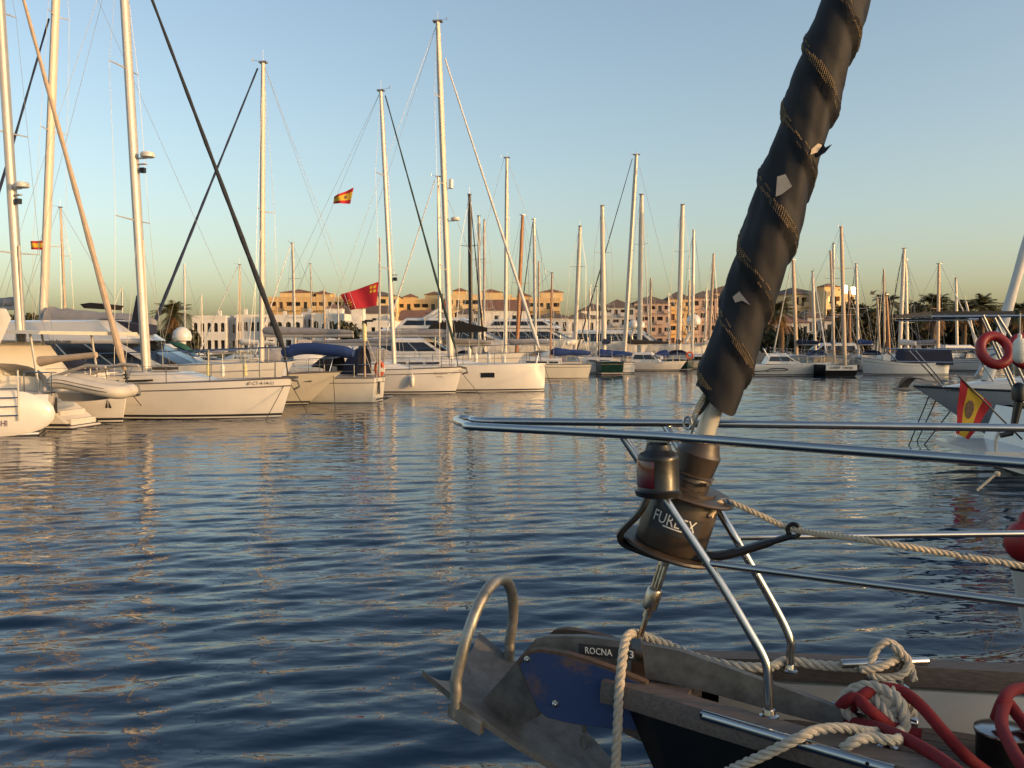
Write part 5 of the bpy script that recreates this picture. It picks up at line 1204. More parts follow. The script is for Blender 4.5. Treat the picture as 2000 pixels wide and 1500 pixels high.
# more distant yachts, known by their masts: x top, y top, x foot, width, spreaders, depth, material, stay, cover, heading, label
FAR = [
 (118, 405, 131, 6, 2, 62, 'mast_tan', None, None, 180, 'distant yacht with tan mast left of the tan furled jib'),
 (238, 560, 240, 3, 1, 118, 'alloy', None, None, 0, 'far yacht with a short mast right of the tan furled jib'),
 (360, 515, 361, 3.5, 1, 105, 'alloy', None, None, 180, 'far yacht whose thin mast stands right of the palm'),
 (394, 575, 395, 3, 1, 122, 'alloy', None, None, 0, 'far yacht with small mast before the left arched houses'),
 (468, 517, 468, 4.5, 1, 88, 'mast_tan', None, 'canvas_white', 180, 'distant yacht with tan mast left of the tall tan mast'),
 (571, 475, 577, 6, 2, 84, 'alloy_lit', None, 'canvas_grey', 0, 'distant yacht with pale mast left of the crimson flag'),
 (606, 515, 612, 3.5, 1, 98, 'mast_tan', None, None, 180, 'far yacht with thin tan mast and lantern left of the crimson flag'),
 (632, 565, 636, 4, 1, 110, 'mast_tan', None, None, 0, 'far yacht with tan mast just left of the crimson flag'),
 (660, 575, 662, 3.5, 1, 116, 'alloy_lit', None, None, 180, 'far yacht with pale mast under the fly of the crimson flag'),
 (856, 345, 860, 9, 3, 66, 'alloy', None, 'canvas_grey', 180, 'tall masted yacht directly behind the plumb bow yacht'),
 (917, 380, 920, 8.5, 2, 70, 'mast_black', 'furl_dark', 'canvas_black', 180, 'yacht with a black mast'),
 (935, 422, 937, 6.5, 2, 88, 'alloy_lit', None, None, 180, 'distant yacht with cream mast just right of the black mast'),
 (946, 430, 945, 5, 2, 94, 'mast_tan', None, None, 0, 'distant yacht with thin tan mast second right of the black mast'),
 (990, 308, 987, 10, 2, 80, 'alloy_lit', None, 'canvas_grey', 180, 'tall yacht with bright mast crossing the leaning white jib'),
 (1021, 420, 1009, 8, 1, 86, 'mast_wood', None, None, 180, 'yacht with varnished brown mast right of the leaning white jib'),
 (1043, 428, 1046, 7, 2, 90, 'alloy', 'furl_dark', None, 180, 'yacht with grey mast and dark stay over the ochre flats end'),
 (1052, 510, 1053, 4.5, 1, 110, 'mast_tan', None, None, 0, 'far yacht with short tan mast over the ochre flats end'),
 (1133, 442, 1122, 8, 2, 88, 'alloy_lit', None, 'canvas_white', 180, 'yacht with cream mast between the ochre flats and three tall masts'),
 (1176, 402, 1180, 9.5, 2, 84, 'alloy_lit', 'furl_dark', 'canvas_navy', 180, 'yacht with pale mast and dark furled stay, left of the tallest far mast'),
 (1152, 560, 1150, 3.5, 1, 112, 'alloy', None, None, 0, 'far yacht with thin short mast left of the pale tall mast'),
 (1243, 302, 1219, 11.5, 3, 92, 'alloy_lit', 'furl_dark', 'canvas_black', 180, 'tallest distant yacht, its mast leaning right above the domes'),
 (1253, 380, 1249, 10, 2, 98, 'alloy_lit', None, 'canvas_black', 180, 'distant yacht with thick mast just right of the tallest far mast'),
 (1271, 543, 1270, 5, 1, 108, 'mast_tan', None, None, 180, 'far yacht with short tan mast before the brown roofs'),
 (1306, 572, 1306, 3.5, 1, 118, 'alloy', None, None, 0, 'far yacht with very short mast before the brown roofs'),
 (1333, 400, 1325, 10, 2, 96, 'alloy_lit', 'furl_dark', 'canvas_black', 180, 'distant yacht with pale mast and dark stay before the pink flats'),
 (1355, 448, 1352, 7, 2, 100, 'alloy', None, None, 0, 'distant yacht with grey mast beside the large single dome'),
 (1347, 548, 1344, 5, 1, 112, 'mast_tan', None, None, 180, 'far yacht with short tan mast left of the single dome'),
 (1394, 495, 1384, 6, 1, 104, 'mast_tan', 'furl_dark', None, 180, 'distant yacht with tan mast just left of the big furled sail'),
 (1380, 560, 1377, 4, 1, 114, 'alloy', None, None, 0, 'far yacht with short mast touching the big furled sail'),
 (1549, 508, 1556, 8, 1, 90, 'mast_tan', None, 'canvas_navy', 0, 'yacht with brown mast behind the sports cruiser'),
 (1587, 530, 1593, 5.5, 1, 88, 'alloy_lit', None, None, 0, 'yacht with thin cream mast behind the sports cruiser bow'),
 (1628, 476, 1627, 6, 2, 93, 'alloy', None, 'canvas_blue', 180, 'yacht with grey mast left of the dark ketch'),
 (1672, 515, 1677, 5.5, 1, 92, 'alloy_lit', 'furl_dark', 'canvas_blue', 180, 'yacht with cream mast right of the dark ketch'),
 (1658, 570, 1661, 5, 1, 97, 'mast_wood', None, None, 0, 'yacht with short brown mast behind the dark ketch'),
 (1726, 525, 1728, 4.5, 1, 106, 'mast_tan', None, None, 0, 'far yacht with tan mast above the right tree line'),
 (1713, 582, 1719, 5.5, 0, 90, 'mast_tan', None, None, 180, 'yacht with stubby cream mast below the flying gull'),
 (1731, 575, 1738, 5.5, 0, 86, 'mast_wood', None, None, 180, 'yacht with orange varnished mast left of the twin masts'),
 (1766, 485, 1757, 8, 2, 91, 'alloy_lit', 'furl_dark', 'canvas_white', 180, 'ketch rigged yacht, left of the twin pale masts'),
 (1769, 507, 1773, 6.5, 2, 95, 'alloy_lit', None, None, 180, 'yacht with the right one of the twin pale masts'),
 (1834, 515, 1832, 7.5, 1, 90, 'mast_tan', None, None, 0, 'yacht with brown mast in front of the big palm crown'),
 (1867, 543, 1870, 5.5, 0, 94, 'alloy_lit', None, None, 180, 'yacht with ringed cream mast under the solar panel'),
 (1886, 588, 1911, 5, 0, 96, 'alloy_lit', None, None, 180, 'yacht with strongly leaning pale mast near the red lifebuoy'),
]
for i, (xt, yt, xb, wp, sp_, D, m_, stay, cov, hd, lab) in enumerate(FAR):
    rn = random.Random(i * 7 + 3); L = rn.uniform(9, 11.5) if D < 100 else rn.uniform(7.5, 9.5)
    hd2 = hd + rn.uniform(-8, 8)
    hd2 = rn.choice([hd2, 90 + rn.uniform(-35, 35), 270 + rn.uniform(-35, 35), 75 + rn.uniform(-20, 20)]) if yt > 310 else hd2
    base = at(xb, 700, D); dd = V((math.cos(math.radians(hd2)), math.sin(math.radians(hd2)), 0))
    pos = V((base.x, base.y, 0)) + dd * (L * .42)
    b = Boat('sailing_yacht', lab, 'yacht', L, hd2, pos=pos, group='yachts moored across the basin')
    hm = rn.choice([('antifoul', 'boot', 'gelcoat', 'stripe'), ('antifoul', 'boot', 'gelcoat_cream', 'boot'), ('antifoul_red', 'gelcoat', 'gelcoat_old', 'stripe'), ('antifoul', 'boot', 'gelcoat', 'canvas_blue'), ('antifoul', 'gelcoat', 'hull_navy', 'gelcoat'), ('antifoul_red', 'gelcoat', 'hull_green', 'teak'), ('antifoul', 'boot', 'hull_wood', 'teak')])
    b.mast_d = D
    b.hull(L * .3, 1.3, 1.1, rn.uniform(.4, 1.), rn.uniform(0, .4), rn.uniform(.55, .8), hm, N=10)
    b.cabin(-L * .75, -L * .25, .45, L * .1, 2)
    if rn.random() < .6: b.hood(-L * .8, L * .1, .8, rn.choice(['canvas_navy', 'canvas_blue', 'canvas_white', 'canvas_tan', 'canvas_black']), 1.2)
    b.mast(xb, 690, xt, yt, wp, m_, sp_, boom=(L * .38 if cov else (L * .36 if rn.random() < .55 else None)), cover=cov or rn.choice([None, 'canvas_grey', 'canvas_navy', 'canvas_blue', 'canvas_white']), cover_r=.24, furl=stay if stay else (None if rn.random() < .5 else 'canvas_white'), furl_r=.06, back=1, shrouds=sp_ > 0, wire=.014, gear=D < 100)
    if rn.random() < .7: b.rails(n=4, u0=.1, u1=.9)
# --- crimson regional flag and small national flags
mb_, P_, n_ = flag((740, 550), (735, 597), (665, 576), (683, 606), 42.0, [(0, 0)], '', wave=.10, ph=.5)
cas = []
for cx, cy in ((.10, .16), (.20, .14), (.10, .34), (.20, .32)):
    cas.append([(cx - .035, cy + .06), (cx + .035, cy + .06), (cx + .035, cy - .06), (cx + .018, cy - .06), (cx + .018, cy - .02), (cx + .008, cy - .02), (cx + .008, cy - .075), (cx - .008, cy - .075), (cx - .008, cy - .02), (cx - .018, cy - .02), (cx - .018, cy - .06), (cx - .035, cy - .06)])
crw = []
for cx, cy in ((.86, .45), (.82, .58), (.88, .60), (.94, .58), (.85, .72), (.91, .72), (.88, .86)):
    crw.append([(cx - .022, cy + .035), (cx + .022, cy + .035), (cx + .028, cy - .035), (cx + .012, cy), (cx, cy - .045), (cx - .012, cy), (cx - .028, cy - .035)])
flag_thing(mb_, P_, n_, 'large crimson flag with small yellow castles and crowns', ['flag_crimson'], at(738, 600, 42), [('castle_emblem', cas, 'flag_yellow'), ('crown_emblem', crw, 'flag_yellow')])
mb_, P_, n_ = flag((691, 366), (684, 398), (652, 384), (650, 397), 48.5, SP, '', wave=.12, ph=2)
flag_thing(mb_, P_, n_, 'red and yellow flag flying high on a backstay, above the crimson flag', ['flag_red', 'flag_yellow'], at(684, 398, 48.5), [('crest', [[(.35 + .09 * math.cos(a), .5 + .14 * math.sin(a)) for a in [2 * PI * i / 8 for i in range(8)]]], 'emblem_brown')])
mb_, P_, n_ = flag((83, 470), (83, 488), (60, 471), (60, 487), 40, SP, '', wave=.04, ph=1)
flag_thing(mb_, P_, n_, 'small red and yellow flag beside the mast at far left', ['flag_red', 'flag_yellow'], at(83, 488, 40), [])
mb_, P_, n_ = flag((873, 590), (872, 604), (866, 593), (862, 600), 60, [(0, 0)], '', wave=.04, ph=1)
flag_thing(mb_, P_, n_, 'tiny red flag between the black furled stay and the tall mast', ['flag_red'], at(872, 604, 60), [])
# ================================================================== gulls
def gull(c, L, yaw, flap, label, m1='feather', m2='feather_pale', up=(.55, .2)):
    t = thing('seagull', label, 'bird', c, yaw)
    mb = MB(); prof = [(-.5, .02), (-.42, .05), (-.3, .09), (-.1, .135), (.1, .13), (.25, .09), (.33, .062), (.40, .065), (.46, .05), (.49, .022), (.56, .006)]
    mb.tube([V((x * L, 0, (.02 * L if x > .3 else 0))) for x, _ in prof], [r * L * .85 for _, r in prof], 10); mb.build('body', m2, t)
    for q in (1, -1):
        n = 7; top, bot = [], []
        for i in range(n + 1):
            f = i / n; y = q * (L * (.06 + .75 * f)); z = L * (up[0] * math.sin(min(1, f * 1.5) * PI / 2) - up[1] * f * f) * flap + .04 * L; ch = L * (.24 * (1 - f ** 3) + .02); x = L * (.12 - .80 * f ** 1.3)
            top.append([V((x + ch * .5, y, z)), V((x + ch * .1, y, z + .02 * L)), V((x - ch, y, z)), V((x, y, z - .012 * L))])
        mb = MB(); mb.ring_loft(top); mb.build('wing', m1, t)
    mb = MB(); mb.prism([V((-.42 * L, .03 * L, .01)), V((-.62 * L, .09 * L, .01)), V((-.62 * L, -.09 * L, .01)), V((-.42 * L, -.03 * L, .01))], V((0, 0, .012))); mb.build('tail', m1, t)
    return t
gull(at(1766, 760, 20), .5, math.radians(172), 1.0, 'brown grey gull flying low over the water left of the grey bow')
gull(at(1704, 574, 62), .5, math.radians(200), .8, 'small gull flying above the right tree line', 'feather', 'feather')
# ================================================================== buildings on the shore
def building(label, px0, px1, ytop, D, depth, wall, floors, bays, kind=('win',), rot=0., zb=1.25, fh=None, roof=None, roof_m='roof_tile', roof_h=1.8, name='building', cat='building', side=True, pane='glass_far', parapet=.5, ww=.46, wh=.52, stairs=(), pane_alt=None, seed=0):
    a, b = at(px0, 700, D), at(px1, 700, D); W = b.x - a.x
    ztop = at((px0 + px1) / 2, ytop, D).z
    t = thing(name, label, cat, (a.x, D, zb - .3), rot)
    Hh = ztop - zb + .3
    rn = random.Random(seed)
    mb = MB()
    fh = Hh / floors; bw = W / bays
    panes = []; balc = []
    for f in range(floors):
        for i in range(bays):
            x0, x1, z0, z1 = i * bw, (i + 1) * bw, f * fh, (f + 1) * fh
            k = kind[(i + f * 3) % len(kind)] if not callable(kind) else kind(i, f)
            if k == 'blank':
                mb.add([V((x0, 0, z0)), V((x1, 0, z0)), V((x1, 0, z1)), V((x0, 0, z1))], [(0, 1, 2, 3)]); continue
            w_ = bw * (ww if k != 'balcony' else .78); h_ = fh * (wh if k != 'balcony' else .66)
            ox0, ox1 = (x0 + x1) / 2 - w_ / 2, (x0 + x1) / 2 + w_ / 2; oz0 = z0 + (fh - h_) * (.5 if k != 'balcony' else .3); oz1 = oz0 + h_
            dp = .25 if k != 'balcony' else 1.1
            if k == 'arch':
                n = 8; r = w_ / 2; zc = oz1 - r * .9; ar = [V(((x0 + x1) / 2 - r * math.cos(PI * j / n), 0, zc + r * .9 * math.sin(PI * j / n))) for j in range(n + 1)]
                mb.add([V((x0, 0, z0)), V((x1, 0, z0)), V((ox1, 0, oz0)), V((ox0, 0, oz0))], [(0, 1, 2, 3)])
                mb.add([V((x0, 0, z0)), V((ox0, 0, oz0)), ar[0], V((x0, 0, zc)), V((x0, 0, z1))], [(0, 1, 2, 3)]); mb.add([V((ox1, 0, oz0)), V((x1, 0, z0)), V((x1, 0, zc)), ar[-1]], [(0, 1, 2, 3)])
                for j in range(n):
                    tx0 = x0 + (x1 - x0) * j / n; tx1 = x0 + (x1 - x0) * (j + 1) / n
                    mb.add([ar[j], ar[j + 1], V((tx1, 0, z1)), V((tx0, 0, z1))], [(0, 1, 2, 3)])
                mb.add([V((x0, 0, zc)), ar[0], V((x0, 0, z1))], [(0, 1, 2)]); mb.add([ar[-1], V((x1, 0, zc)), V((x1, 0, z1))], [(0, 1, 2)])
                loop = [V((ox0, 0, oz0))] + ar + [V((ox1, 0, oz0))]
            else:
                A = [V((x0, 0, z0)), V((x1, 0, z0)), V((x1, 0, z1)), V((x0, 0, z1))]; B = [V((ox0, 0, oz0)), V((ox1, 0, oz0)), V((ox1, 0, oz1)), V((ox0, 0, oz1))]
                mb.add(A + B, [(0, 1, 5, 4), (1, 2, 6, 5), (2, 3, 7, 6), (3, 0, 4, 7)]); loop = [B[0], B[3], B[2], B[1]]
            back = [p + V((0, dp, 0)) for p in loop]; n = len(loop)
            mb.add(loop + back, [(j, (j + 1) % n, n + (j + 1) % n, n + j) for j in range(n)])
            panes.append([p - V((0, .03, 0)) for p in back])
            if k == 'balcony': balc.append((ox0 - .15, ox1 + .15, oz0))
    mb.add([V((0, 0, 0)), V((W, 0, 0)), V((W, depth, 0)), V((0, depth, 0)), V((0, 0, Hh)), V((W, 0, Hh)), V((W, depth, Hh)), V((0, depth, Hh))], [(1, 2, 6, 5), (2, 3, 7, 6), (3, 0, 4, 7), (4, 5, 6, 7)])
    wl_ = mb.build('wall', wall, t, 20)
    for q in panes:
        m2 = MB(); m2.add(q, [tuple(range(len(q)))]); m2.build('window', (pane_alt if pane_alt and rn.random() < .5 else pane), wl_)
    for x0, x1, z in balc:
        m2 = MB(); m2.box(x0, x1, -.9, .02, z - .12, z); m2.box(x0, x1, -.9, -.8, z + .002, z + .85); m2.build('balcony', wall, wl_, 20)
    if parapet:
        m2 = MB()
        for bx in ((-.05, W + .05, -.05, .2), (-.05, W + .05, depth - .2, depth + .05)): m2.box(*bx, Hh + .002, Hh + parapet)
        for bx in ((-.04, .2, .21, depth - .21), (W - .2, W + .04, .21, depth - .21)): m2.box(*bx, Hh + .002, Hh + parapet - .02)
        m2.build('parapet', wall, t, 20)
    if roof == 'hip':
        e = .5; m2 = MB(); iy = min(depth, W) / 2
        m2.add([V((-e, -e, Hh + .01)), V((W + e, -e, Hh + .01)), V((W + e, depth + e, Hh + .01)), V((-e, depth + e, Hh + .01)), V((min(iy, W / 2 - .1), depth / 2, Hh + roof_h)), V((max(W - iy, W / 2 + .1), depth / 2, Hh + roof_h))], [(0, 1, 5, 4), (1, 2, 5), (2, 3, 4, 5), (3, 0, 4), (3, 2, 1, 0)]); m2.build('roof', roof_m, t, 20)
    elif roof == 'gable':
        e = .4; m2 = MB(); m2.prism([V((-e, -e, Hh + .02)), V((-e, depth / 2, Hh + roof_h)), V((-e, depth + e, Hh + .02))], V((W + 2 * e, 0, 0))); m2.build('roof', roof_m, t, 20)
    # roof clutter: stair heads, chimneys, pergola posts
    for x, w_, h_, m_ in stairs:
        m2 = MB(); m2.box(x * W, x * W + w_, depth * .3, depth * .3 + 2.5, Hh + .003, Hh + h_); o = m2.build('stair_head', m_, t, 20)
        m2 = MB(); e = .25; m2.add([V((x * W - e, depth * .3 - e, Hh + h_ + .005)), V((x * W + w_ + e, depth * .3 - e, Hh + h_ + .005)), V((x * W + w_ + e, depth * .3 + 2.5 + e, Hh + h_ + .005)), V((x * W - e, depth * .3 + 2.5 + e, Hh + h_ + .005)), V((x * W + w_ / 2, depth * .3 + 1.25, Hh + h_ + .8))], [(0, 1, 4), (1, 2, 4), (2, 3, 4), (3, 0, 4), (3, 2, 1, 0)]); m2.build('roof', roof_m, t, 20)
    if roof is None:
        for k in range(max(1, int(W / 6))):
            x = rn.uniform(.3, W - .6); m2 = MB(); m2.box(x, x + .5, 1.0, 1.5, Hh + .004, Hh + rn.uniform(.9, 1.5)); m2.build('chimney', wall, t, 20)
    return t
bal = lambda i, f: ('balcony' if (i + f) % 3 != 1 else 'win') if f > 0 else 'win'
building('left wing of the long ochre apartment block, left of the crimson flag', 526, 700, 584, 200, 12, 'wall_ochre', 4, 11, bal, zb=2, stairs=((.08, 8, 1.6, 'wall_ochre_light'), (.45, 4, 1.3, 'wall_ochre')), pane_alt='shutter', seed=1)
building('projecting ochre block section behind the crimson flag', 700, 775, 578, 197, 12, 'wall_ochre_light', 4, 4, bal, zb=2, roof='hip', roof_m='roof_brown', roof_h=1.3, parapet=0, seed=2)
building('middle wing of the ochre block, between crimson flag and black mast', 775, 870, 588, 201, 12, 'wall_ochre', 4, 6, bal, zb=2, stairs=((.55, 4, 1.6, 'wall_ochre_light'), (.1, 3, 1.1, 'wall_ochre')), pane_alt='shutter', seed=3)
building('ochre block section right behind the tallest left mast', 870, 1000, 580, 198, 12, 'wall_ochre_light', 4, 8, bal, zb=2, stairs=((.1, 3, 1.5, 'wall_ochre'), (.5, 5, 1.2, 'wall_ochre_light')), pane_alt='shutter', seed=4)
building('right end of the ochre apartment block with a small roof tower', 1000, 1094, 586, 200, 12, 'wall_ochre', 4, 6, bal, zb=2, stairs=((.12, 3, 1.0, 'wall_ochre'), (.6, 5, 1.9, 'wall_ochre_light')), pane_alt='shutter', seed=5)
ark = lambda i, f: 'arch' if f == 1 else 'win'
building('left row of white houses with arched upper windows', 376, 442, 622, 160, 9, 'wall_white', 2, 5, ark, seed=6, ww=.6)
building('recessed white house between two rows of arched windows', 442, 462, 626, 162, 9, 'wall_grey', 2, 2, ('win',), seed=7)
building('white arched house beside the tall tan mast', 462, 512, 620, 160, 9, 'wall_white', 2, 4, ark, seed=8, ww=.6)
building('white arched house under the left ochre wing', 520, 590, 620, 158, 9, 'wall_white', 2, 4, ark, seed=9, ww=.6, roof=None)
building('grey white house with square windows left of the flag', 590, 610, 615, 160, 9, 'wall_grey', 2, 2, ('win',), seed=10)
building('white arched house below the crimson flag', 610, 672, 618, 158, 9, 'wall_white', 2, 4, ark, seed=11, ww=.6, stairs=((.3, 3, 1.5, 'wall_white'),))
building('long white house with brown tiled roof below the crimson flag', 640, 756, 612, 170, 8, 'wall_white', 2, 7, ('win', 'blank'), roof='gable', roof_m='roof_brown', roof_h=1.6, parapet=0, seed=12)
building('white house with white tower behind the green jib mast', 672, 770, 632, 152, 8, 'wall_white', 2, 6, ('win', 'arch'), seed=13, stairs=((.1, 2, 2.6, 'wall_white'),))
building('grey white house with red tiled roof right of the green jib mast', 782, 840, 625, 165, 9, 'wall_white', 2, 4, ('win', 'blank'), roof='gable', roof_h=1.9, parapet=0, seed=14)
building('grey fronted house left of the black mast', 838, 872, 612, 168, 9, 'wall_grey', 2, 2, ('win',), roof='hip', roof_m='roof_brown', roof_h=1.2, parapet=0, seed=15)
building('grey house with small roof just right of the tall left mast', 892, 936, 612, 166, 9, 'wall_grey', 2, 3, ('win',), roof='hip', roof_m='roof_brown', roof_h=1.2, parapet=0, seed=16)
building('white house with wide red roof crossing the leaning white jib', 944, 1030, 606, 172, 9, 'wall_white', 2, 5, ('win', 'blank'), roof='gable', roof_h=2.2, parapet=0, seed=17)
building('low white house in front of the wide red roof', 960, 1050, 632, 150, 8, 'wall_white', 2, 5, ('win', 'arch'), seed=18)
building('white house with blue grey gable below the ochre block end', 1050, 1110, 620, 160, 9, 'wall_grey', 2, 4, ('win', 'arch'), seed=19, roof='hip', roof_m='roof_brown', roof_h=1.1, parapet=0)
building('low pale house right of the ochre block end', 1096, 1180, 622, 185, 9, 'wall_white', 2, 5, ('win', 'blank'), seed=20, roof='hip', roof_m='roof_brown', roof_h=1.3, parapet=0)
building('pale house with small pavilion roof left of three tall masts', 1135, 1185, 606, 190, 9, 'wall_white', 2, 3, ('win',), seed=21, roof='hip', roof_m='roof_brown', roof_h=1.6, parapet=0)
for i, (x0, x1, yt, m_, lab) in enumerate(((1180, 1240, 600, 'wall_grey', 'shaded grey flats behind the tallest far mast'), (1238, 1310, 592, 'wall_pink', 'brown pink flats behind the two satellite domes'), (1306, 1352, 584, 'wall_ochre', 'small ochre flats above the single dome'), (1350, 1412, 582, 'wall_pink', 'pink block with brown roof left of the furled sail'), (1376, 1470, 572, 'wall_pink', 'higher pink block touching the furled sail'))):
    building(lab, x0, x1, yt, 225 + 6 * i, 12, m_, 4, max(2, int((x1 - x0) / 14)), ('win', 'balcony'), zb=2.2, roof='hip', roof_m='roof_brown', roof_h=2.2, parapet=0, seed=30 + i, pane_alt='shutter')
F_ROT = math.radians(22)
building('sunlit golden flats right of the furled sail', 1490, 1560, 580, 196, 10, 'wall_ochre_light', 4, 4, ('balcony', 'win'), zb=2, rot=F_ROT, seed=40, stairs=((.2, 4, 1.4, 'wall_ochre'),))
building('tallest golden flats with brown roofs, behind the brown mast', 1548, 1622, 574, 190, 10, 'wall_ochre_light', 4, 4, ('balcony', 'win'), zb=2, rot=F_ROT, seed=41, roof='hip', roof_m='roof_brown', roof_h=1.7, parapet=0)
GLINT = building('golden flats with glinting windows above the dark ketch', 1612, 1682, 572, 186, 10, 'wall_ochre_light', 4, 4, ('balcony', 'win'), zb=2, rot=F_ROT, seed=42, stairs=((.3, 4, 1.5, 'wall_ochre'),)).name
building('white gabled house shaded among the right palms', 1576, 1612, 620, 165, 9, 'wall_grey', 2, 3, ('win',), roof='hip', roof_m='roof_brown', roof_h=1.7, parapet=0, seed=43)  # white house; its shade is put into the grey wall colour
building('low shaded house with brown roof behind the sports cruiser', 1500, 1580, 630, 162, 9, 'wall_grey', 2, 5, ('win',), roof='hip', roof_m='roof_tile', roof_h=1.6, parapet=0, seed=44)  # grey wall colour stands in for the shade on this house
building('low shaded house with brown roof left of the ketch masts', 1610, 1700, 626, 164, 9, 'wall_grey', 2, 5, ('win',), roof='hip', roof_m='roof_brown', roof_h=1.6, parapet=0, seed=45)  # shaded look comes from the grey given to the walls
# hall and quay added out of view, stepped in height to shade the basin
mb = MB(); mb.box(74, 100, -60, 144.4, -1, 1.1); q = mb.build('quay', 'quay'); q['kind'] = 'structure'
hb = thing('added_shade_hall', 'added hall out of view to the right, shaped to shade the basin', 'building', (78, -25, 1.1), 0)
mb = MB(); mb.box(0, 14, 46, 84, 0, 8.2); mb.box(0.01, 14, -8, 26, 0, 13.2); mb.box(.02, 13.9, 26.01, 45.99, 0, 4.5); hw = mb.build('wall', 'wall_white', hb, 20)
mb = MB(); mb.prism([V((-.5, 45.5, 8.21)), V((7, 45.5, 10.4)), V((14.5, 45.5, 8.21))], V((0, 39, 0))); mb.build('roof', 'roof_tile', hb, 20)
for k in range(12):
    mb = MB(); mb.box(-.06, .03, 3 + k * 6.7, 6 + k * 6.7, 1, 5); mb.build('window', 'glass_far', hw)
# two panes added to the golden flats, angled to mirror the low sun
for x_, y_, w_ in ((1668, 568, .62), (1651, 565, .5)):
    p = at(x_, y_, 184.0); nrm = (SUND + (CAM - p).normalized()).normalized(); u = UP.cross(nrm).normalized(); v_ = nrm.cross(u)
    par = bpy.data.objects[GLINT]; inv = (Matrix.Translation(par.location) @ Matrix.Rotation(par.rotation_euler.z, 4, 'Z')).inverted()
    mb = MB(); mb.add([inv @ q_ for q_ in (p - u * w_ - v_ * .7, p + u * w_ - v_ * .7, p + u * w_ + v_ * .7, p - u * w_ + v_ * .7)], [(0, 1, 2, 3)]); mb.build('window', 'glass_sun', par)
# ================================================================== palms and trees
def palm(label, px, ycrown, D, r=2.6, seed=0, skirt=True, n=46):
    rn = random.Random(seed); c = at(px, ycrown, D); zb = 1.2
    t = thing('palm_tree', label, 'palm tree', (c.x, c.y, zb - .1), 0, 'palms on the shore', world=True)
    base = V((c.x + rn.uniform(-.3, .3), c.y, zb - .1)); mid = base.lerp(c, .5) + V((rn.uniform(-.2, .2), 0, 0))
    mb = MB(); pts = spline([base, mid, c], 6); mb.tube(pts, [.34 - .08 * i / len(pts) + .02 * (i % 2) for i in range(len(pts))], 10); mb.build('trunk', 'palm_trunk', t)
    mb = MB()
    def frond(m_, az, el, ln, droop, w=.085):
        d = V((math.cos(az), math.sin(az), 0)); pts = []
        for k in range(9):
            f = k / 8; pts.append(c + d * (ln * (f * math.cos(el) + .08 * f * f)) + UP * (ln * (math.sin(el) * f - droop * f * f)))
        m_.tube(pts, [.03 - .022 * k / 8 for k in range(9)], 3, cap=False)
        side = d.cross(UP)
        for k in range(2, 33):
            f = k / 33; i = min(7, int(f * 8)); p = pts[i].lerp(pts[i + 1], f * 8 - i); tg = (pts[i + 1] - pts[i]).normalized()
            ll = ln * .24 * math.sin(PI * (.12 + .84 * f)) + .1
            for q in (1, -1):
                e = p + (side * q * .8 + tg * .75 + UP * rn.uniform(-.25, .25)).normalized() * ll - UP * ll * .25
                n_ = tg * w * .6
                m_.add([p - n_, p + n_, e], [(0, 1, 2)])
    for k in range(n):
        frond(mb, rn.uniform(0, 2 * PI), rn.uniform(-.1, 1.35), r * rn.uniform(.85, 1.1), rn.uniform(.35, .75))
    mb.build('crown', 'palm_leaf', t)
    if skirt:
        mb = MB()
        for k in range(16): frond(mb, rn.uniform(0, 2 * PI), rn.uniform(-1.1, -.3), r * rn.uniform(.55, .8), rn.uniform(.3, .6))
        mb.build('dry_skirt', 'palm_dry', t)
def tree(label, px, ytop, D, rx, m_='leaf_dark', seed=0, n=1500, leaf=.34, zb=1.2, group='trees on the shore', pos=None):
    rn = random.Random(seed); top = at(px, ytop, D) if pos is None else V(pos)
    Ht = top.z - zb
    t = thing('tree', label, 'tree', (top.x, top.y, zb - .1), 0, group, world=True)
    b = V((top.x, top.y, zb - .1)); mb = MB()
    mb.tube([b, b + V((.1, 0, Ht * .3)), b + V((0, 0, Ht * .6))], [.25, .18, .1], 8)
    blobs = []
    for k in range(11):
        a = rn.uniform(0, 2 * PI); rr = rx * math.sqrt(rn.random()) * .75; z = Ht * rn.uniform(.30, .86)
        k_ = 1 - .5 * max(0, z / Ht - .5); q = V((b.x + rr * math.cos(a) * k_, b.y + rr * math.sin(a) * k_ * .8, b.z + z)); blobs.append((q, rx * rn.uniform(.32, .52)))
        mb.tube([b + V((0, 0, Ht * .3)), q], [.08, .03], 5)
    blobs.append((V((b.x, b.y, b.z + Ht * .86)), rx * .36))
    mb.build('trunk', 'bark', t)
    vs, fs_ = [], []
    for k in range(n):
        q, r_ = rn.choice(blobs); d = V((rn.gauss(0, 1), rn.gauss(0, 1), rn.gauss(0, 1))).normalized() * r_ * rn.uniform(.55, 1.08)
        p = q + d; 
        if p.z < zb + .2: continue
        u = V((rn.gauss(0, 1), rn.gauss(0, 1), rn.gauss(0, 1))).normalized(); v_ = u.cross(V((rn.gauss(0, 1), rn.gauss(0, 1), rn.gauss(0, 1)))).normalized(); s_ = leaf * rn.uniform(.5, 1.1)
        o = len(vs); vs += [p - u * s_ - v_ * s_ * .5, p + u * s_ - v_ * s_ * .4, p + u * s_ * .9 + v_ * s_ * .5, p - u * s_ * .8 + v_ * s_ * .45]; fs_.append((o, o + 1, o + 2, o + 3))
    mb = MB(); mb.add(vs, fs_); mb.build('crown', m_, t)
palm('palm standing left of the arched white houses', 338, 612, 118, 3.0, 1)
palm('palm with low trunk right of the furled sail', 1522, 610, 112, 3.1, 2)
palm('tall palm right of the golden flats, by the orange mast', 1735, 592, 126, 2.7, 3, False)
palm('big bushy palm in front of the brown mast at right', 1828, 600, 112, 3.5, 4, True, 60)
palm('palm left of the leaning pale mast', 1882, 606, 118, 2.9, 5)
palm('broad palm above the solar panel', 1916, 598, 120, 2.9, 6)
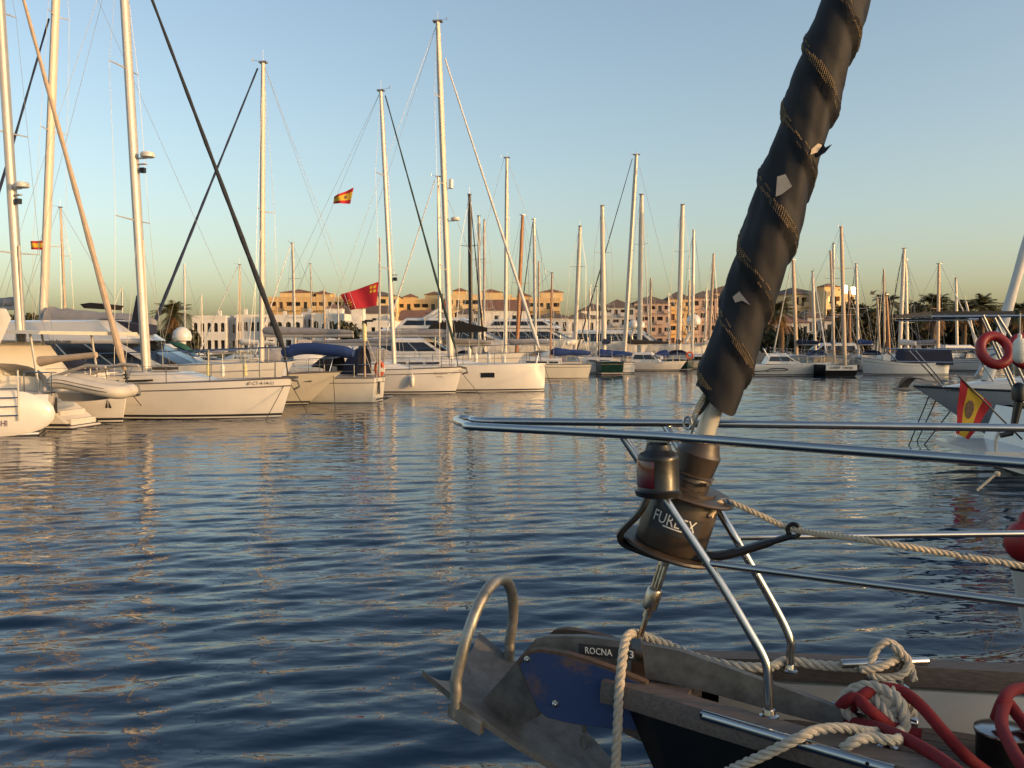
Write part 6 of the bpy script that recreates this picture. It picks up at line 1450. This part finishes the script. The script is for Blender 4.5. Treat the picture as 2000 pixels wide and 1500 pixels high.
palm('palm half cut by the right edge', 1996, 606, 112, 3.2, 7)
palm('slim palm among the ketch masts above the golden flats', 1648, 610, 122, 2.4, 8)
palm('small palm standing behind the left boats', 128, 632, 112, 2.8, 9)
TR = [(1500, 640, 130, 3.0, 'leaf_dark', 'dark tree beside the low palm trunk'), (1560, 648, 134, 3.0, 'leaf_warm', 'low tree behind the sports cruiser'), (1662, 590, 130, 3.4, 'leaf_dark', 'dark tree right of the golden flats'), (1640, 625, 126, 2.8, 'leaf_warm', 'warm green tree behind the ketch masts'), (1694, 606, 132, 3.2, 'leaf_dark', 'dark tree below the flying gull'), (1712, 600, 136, 3.0, 'leaf_warm', 'brownish tree left of the orange mast'), (1752, 610, 132, 3.2, 'leaf_dark', 'dark tree between orange and twin masts'), (1786, 592, 134, 3.4, 'leaf_dark', 'round dark tree right of the twin masts'), (1808, 612, 130, 3.0, 'leaf_warm', 'warm tree left of the bushy palm'), (1856, 618, 132, 3.2, 'leaf_dark', 'dark tree between the two right palms'), (1900, 622, 128, 3.0, 'leaf_dark', 'dark tree below the broad palm'), (1940, 604, 136, 3.6, 'leaf_dark', 'dark tree behind the red lifebuoy'), (1975, 608, 132, 3.4, 'leaf_warm', 'warm tree at the right edge'), (2030, 600, 130, 3.6, 'leaf_dark', 'dark tree cut by the right edge'),
      (62, 618, 120, 3.2, 'leaf_dark', 'dark tree behind the leftmost masts'), (110, 626, 124, 3.2, 'leaf_warm', 'warm tree behind the left motor yacht'), (20, 622, 118, 3.4, 'leaf_dark', 'dark tree at the left edge'), (165, 632, 122, 2.8, 'leaf_warm', 'small tree right of the left palm'), (360, 650, 125, 2.6, 'leaf_warm', 'low tree under the palm by the white houses'), (328, 648, 128, 2.6, 'leaf_dark', 'dark shrub tree left of the palm by the white houses'), (667, 630, 140, 2.4, 'leaf_dark', 'dark tree in front of the long white house'), (700, 645, 138, 2.2, 'leaf_dark', 'low dark tree under the white tower'), (1000, 648, 140, 2.2, 'leaf_dark', 'low tree by the low white house')]
for i, (x, y, D, rx, m_, lab) in enumerate(TR): tree(lab, x, y, D, rx, m_, 50 + i)
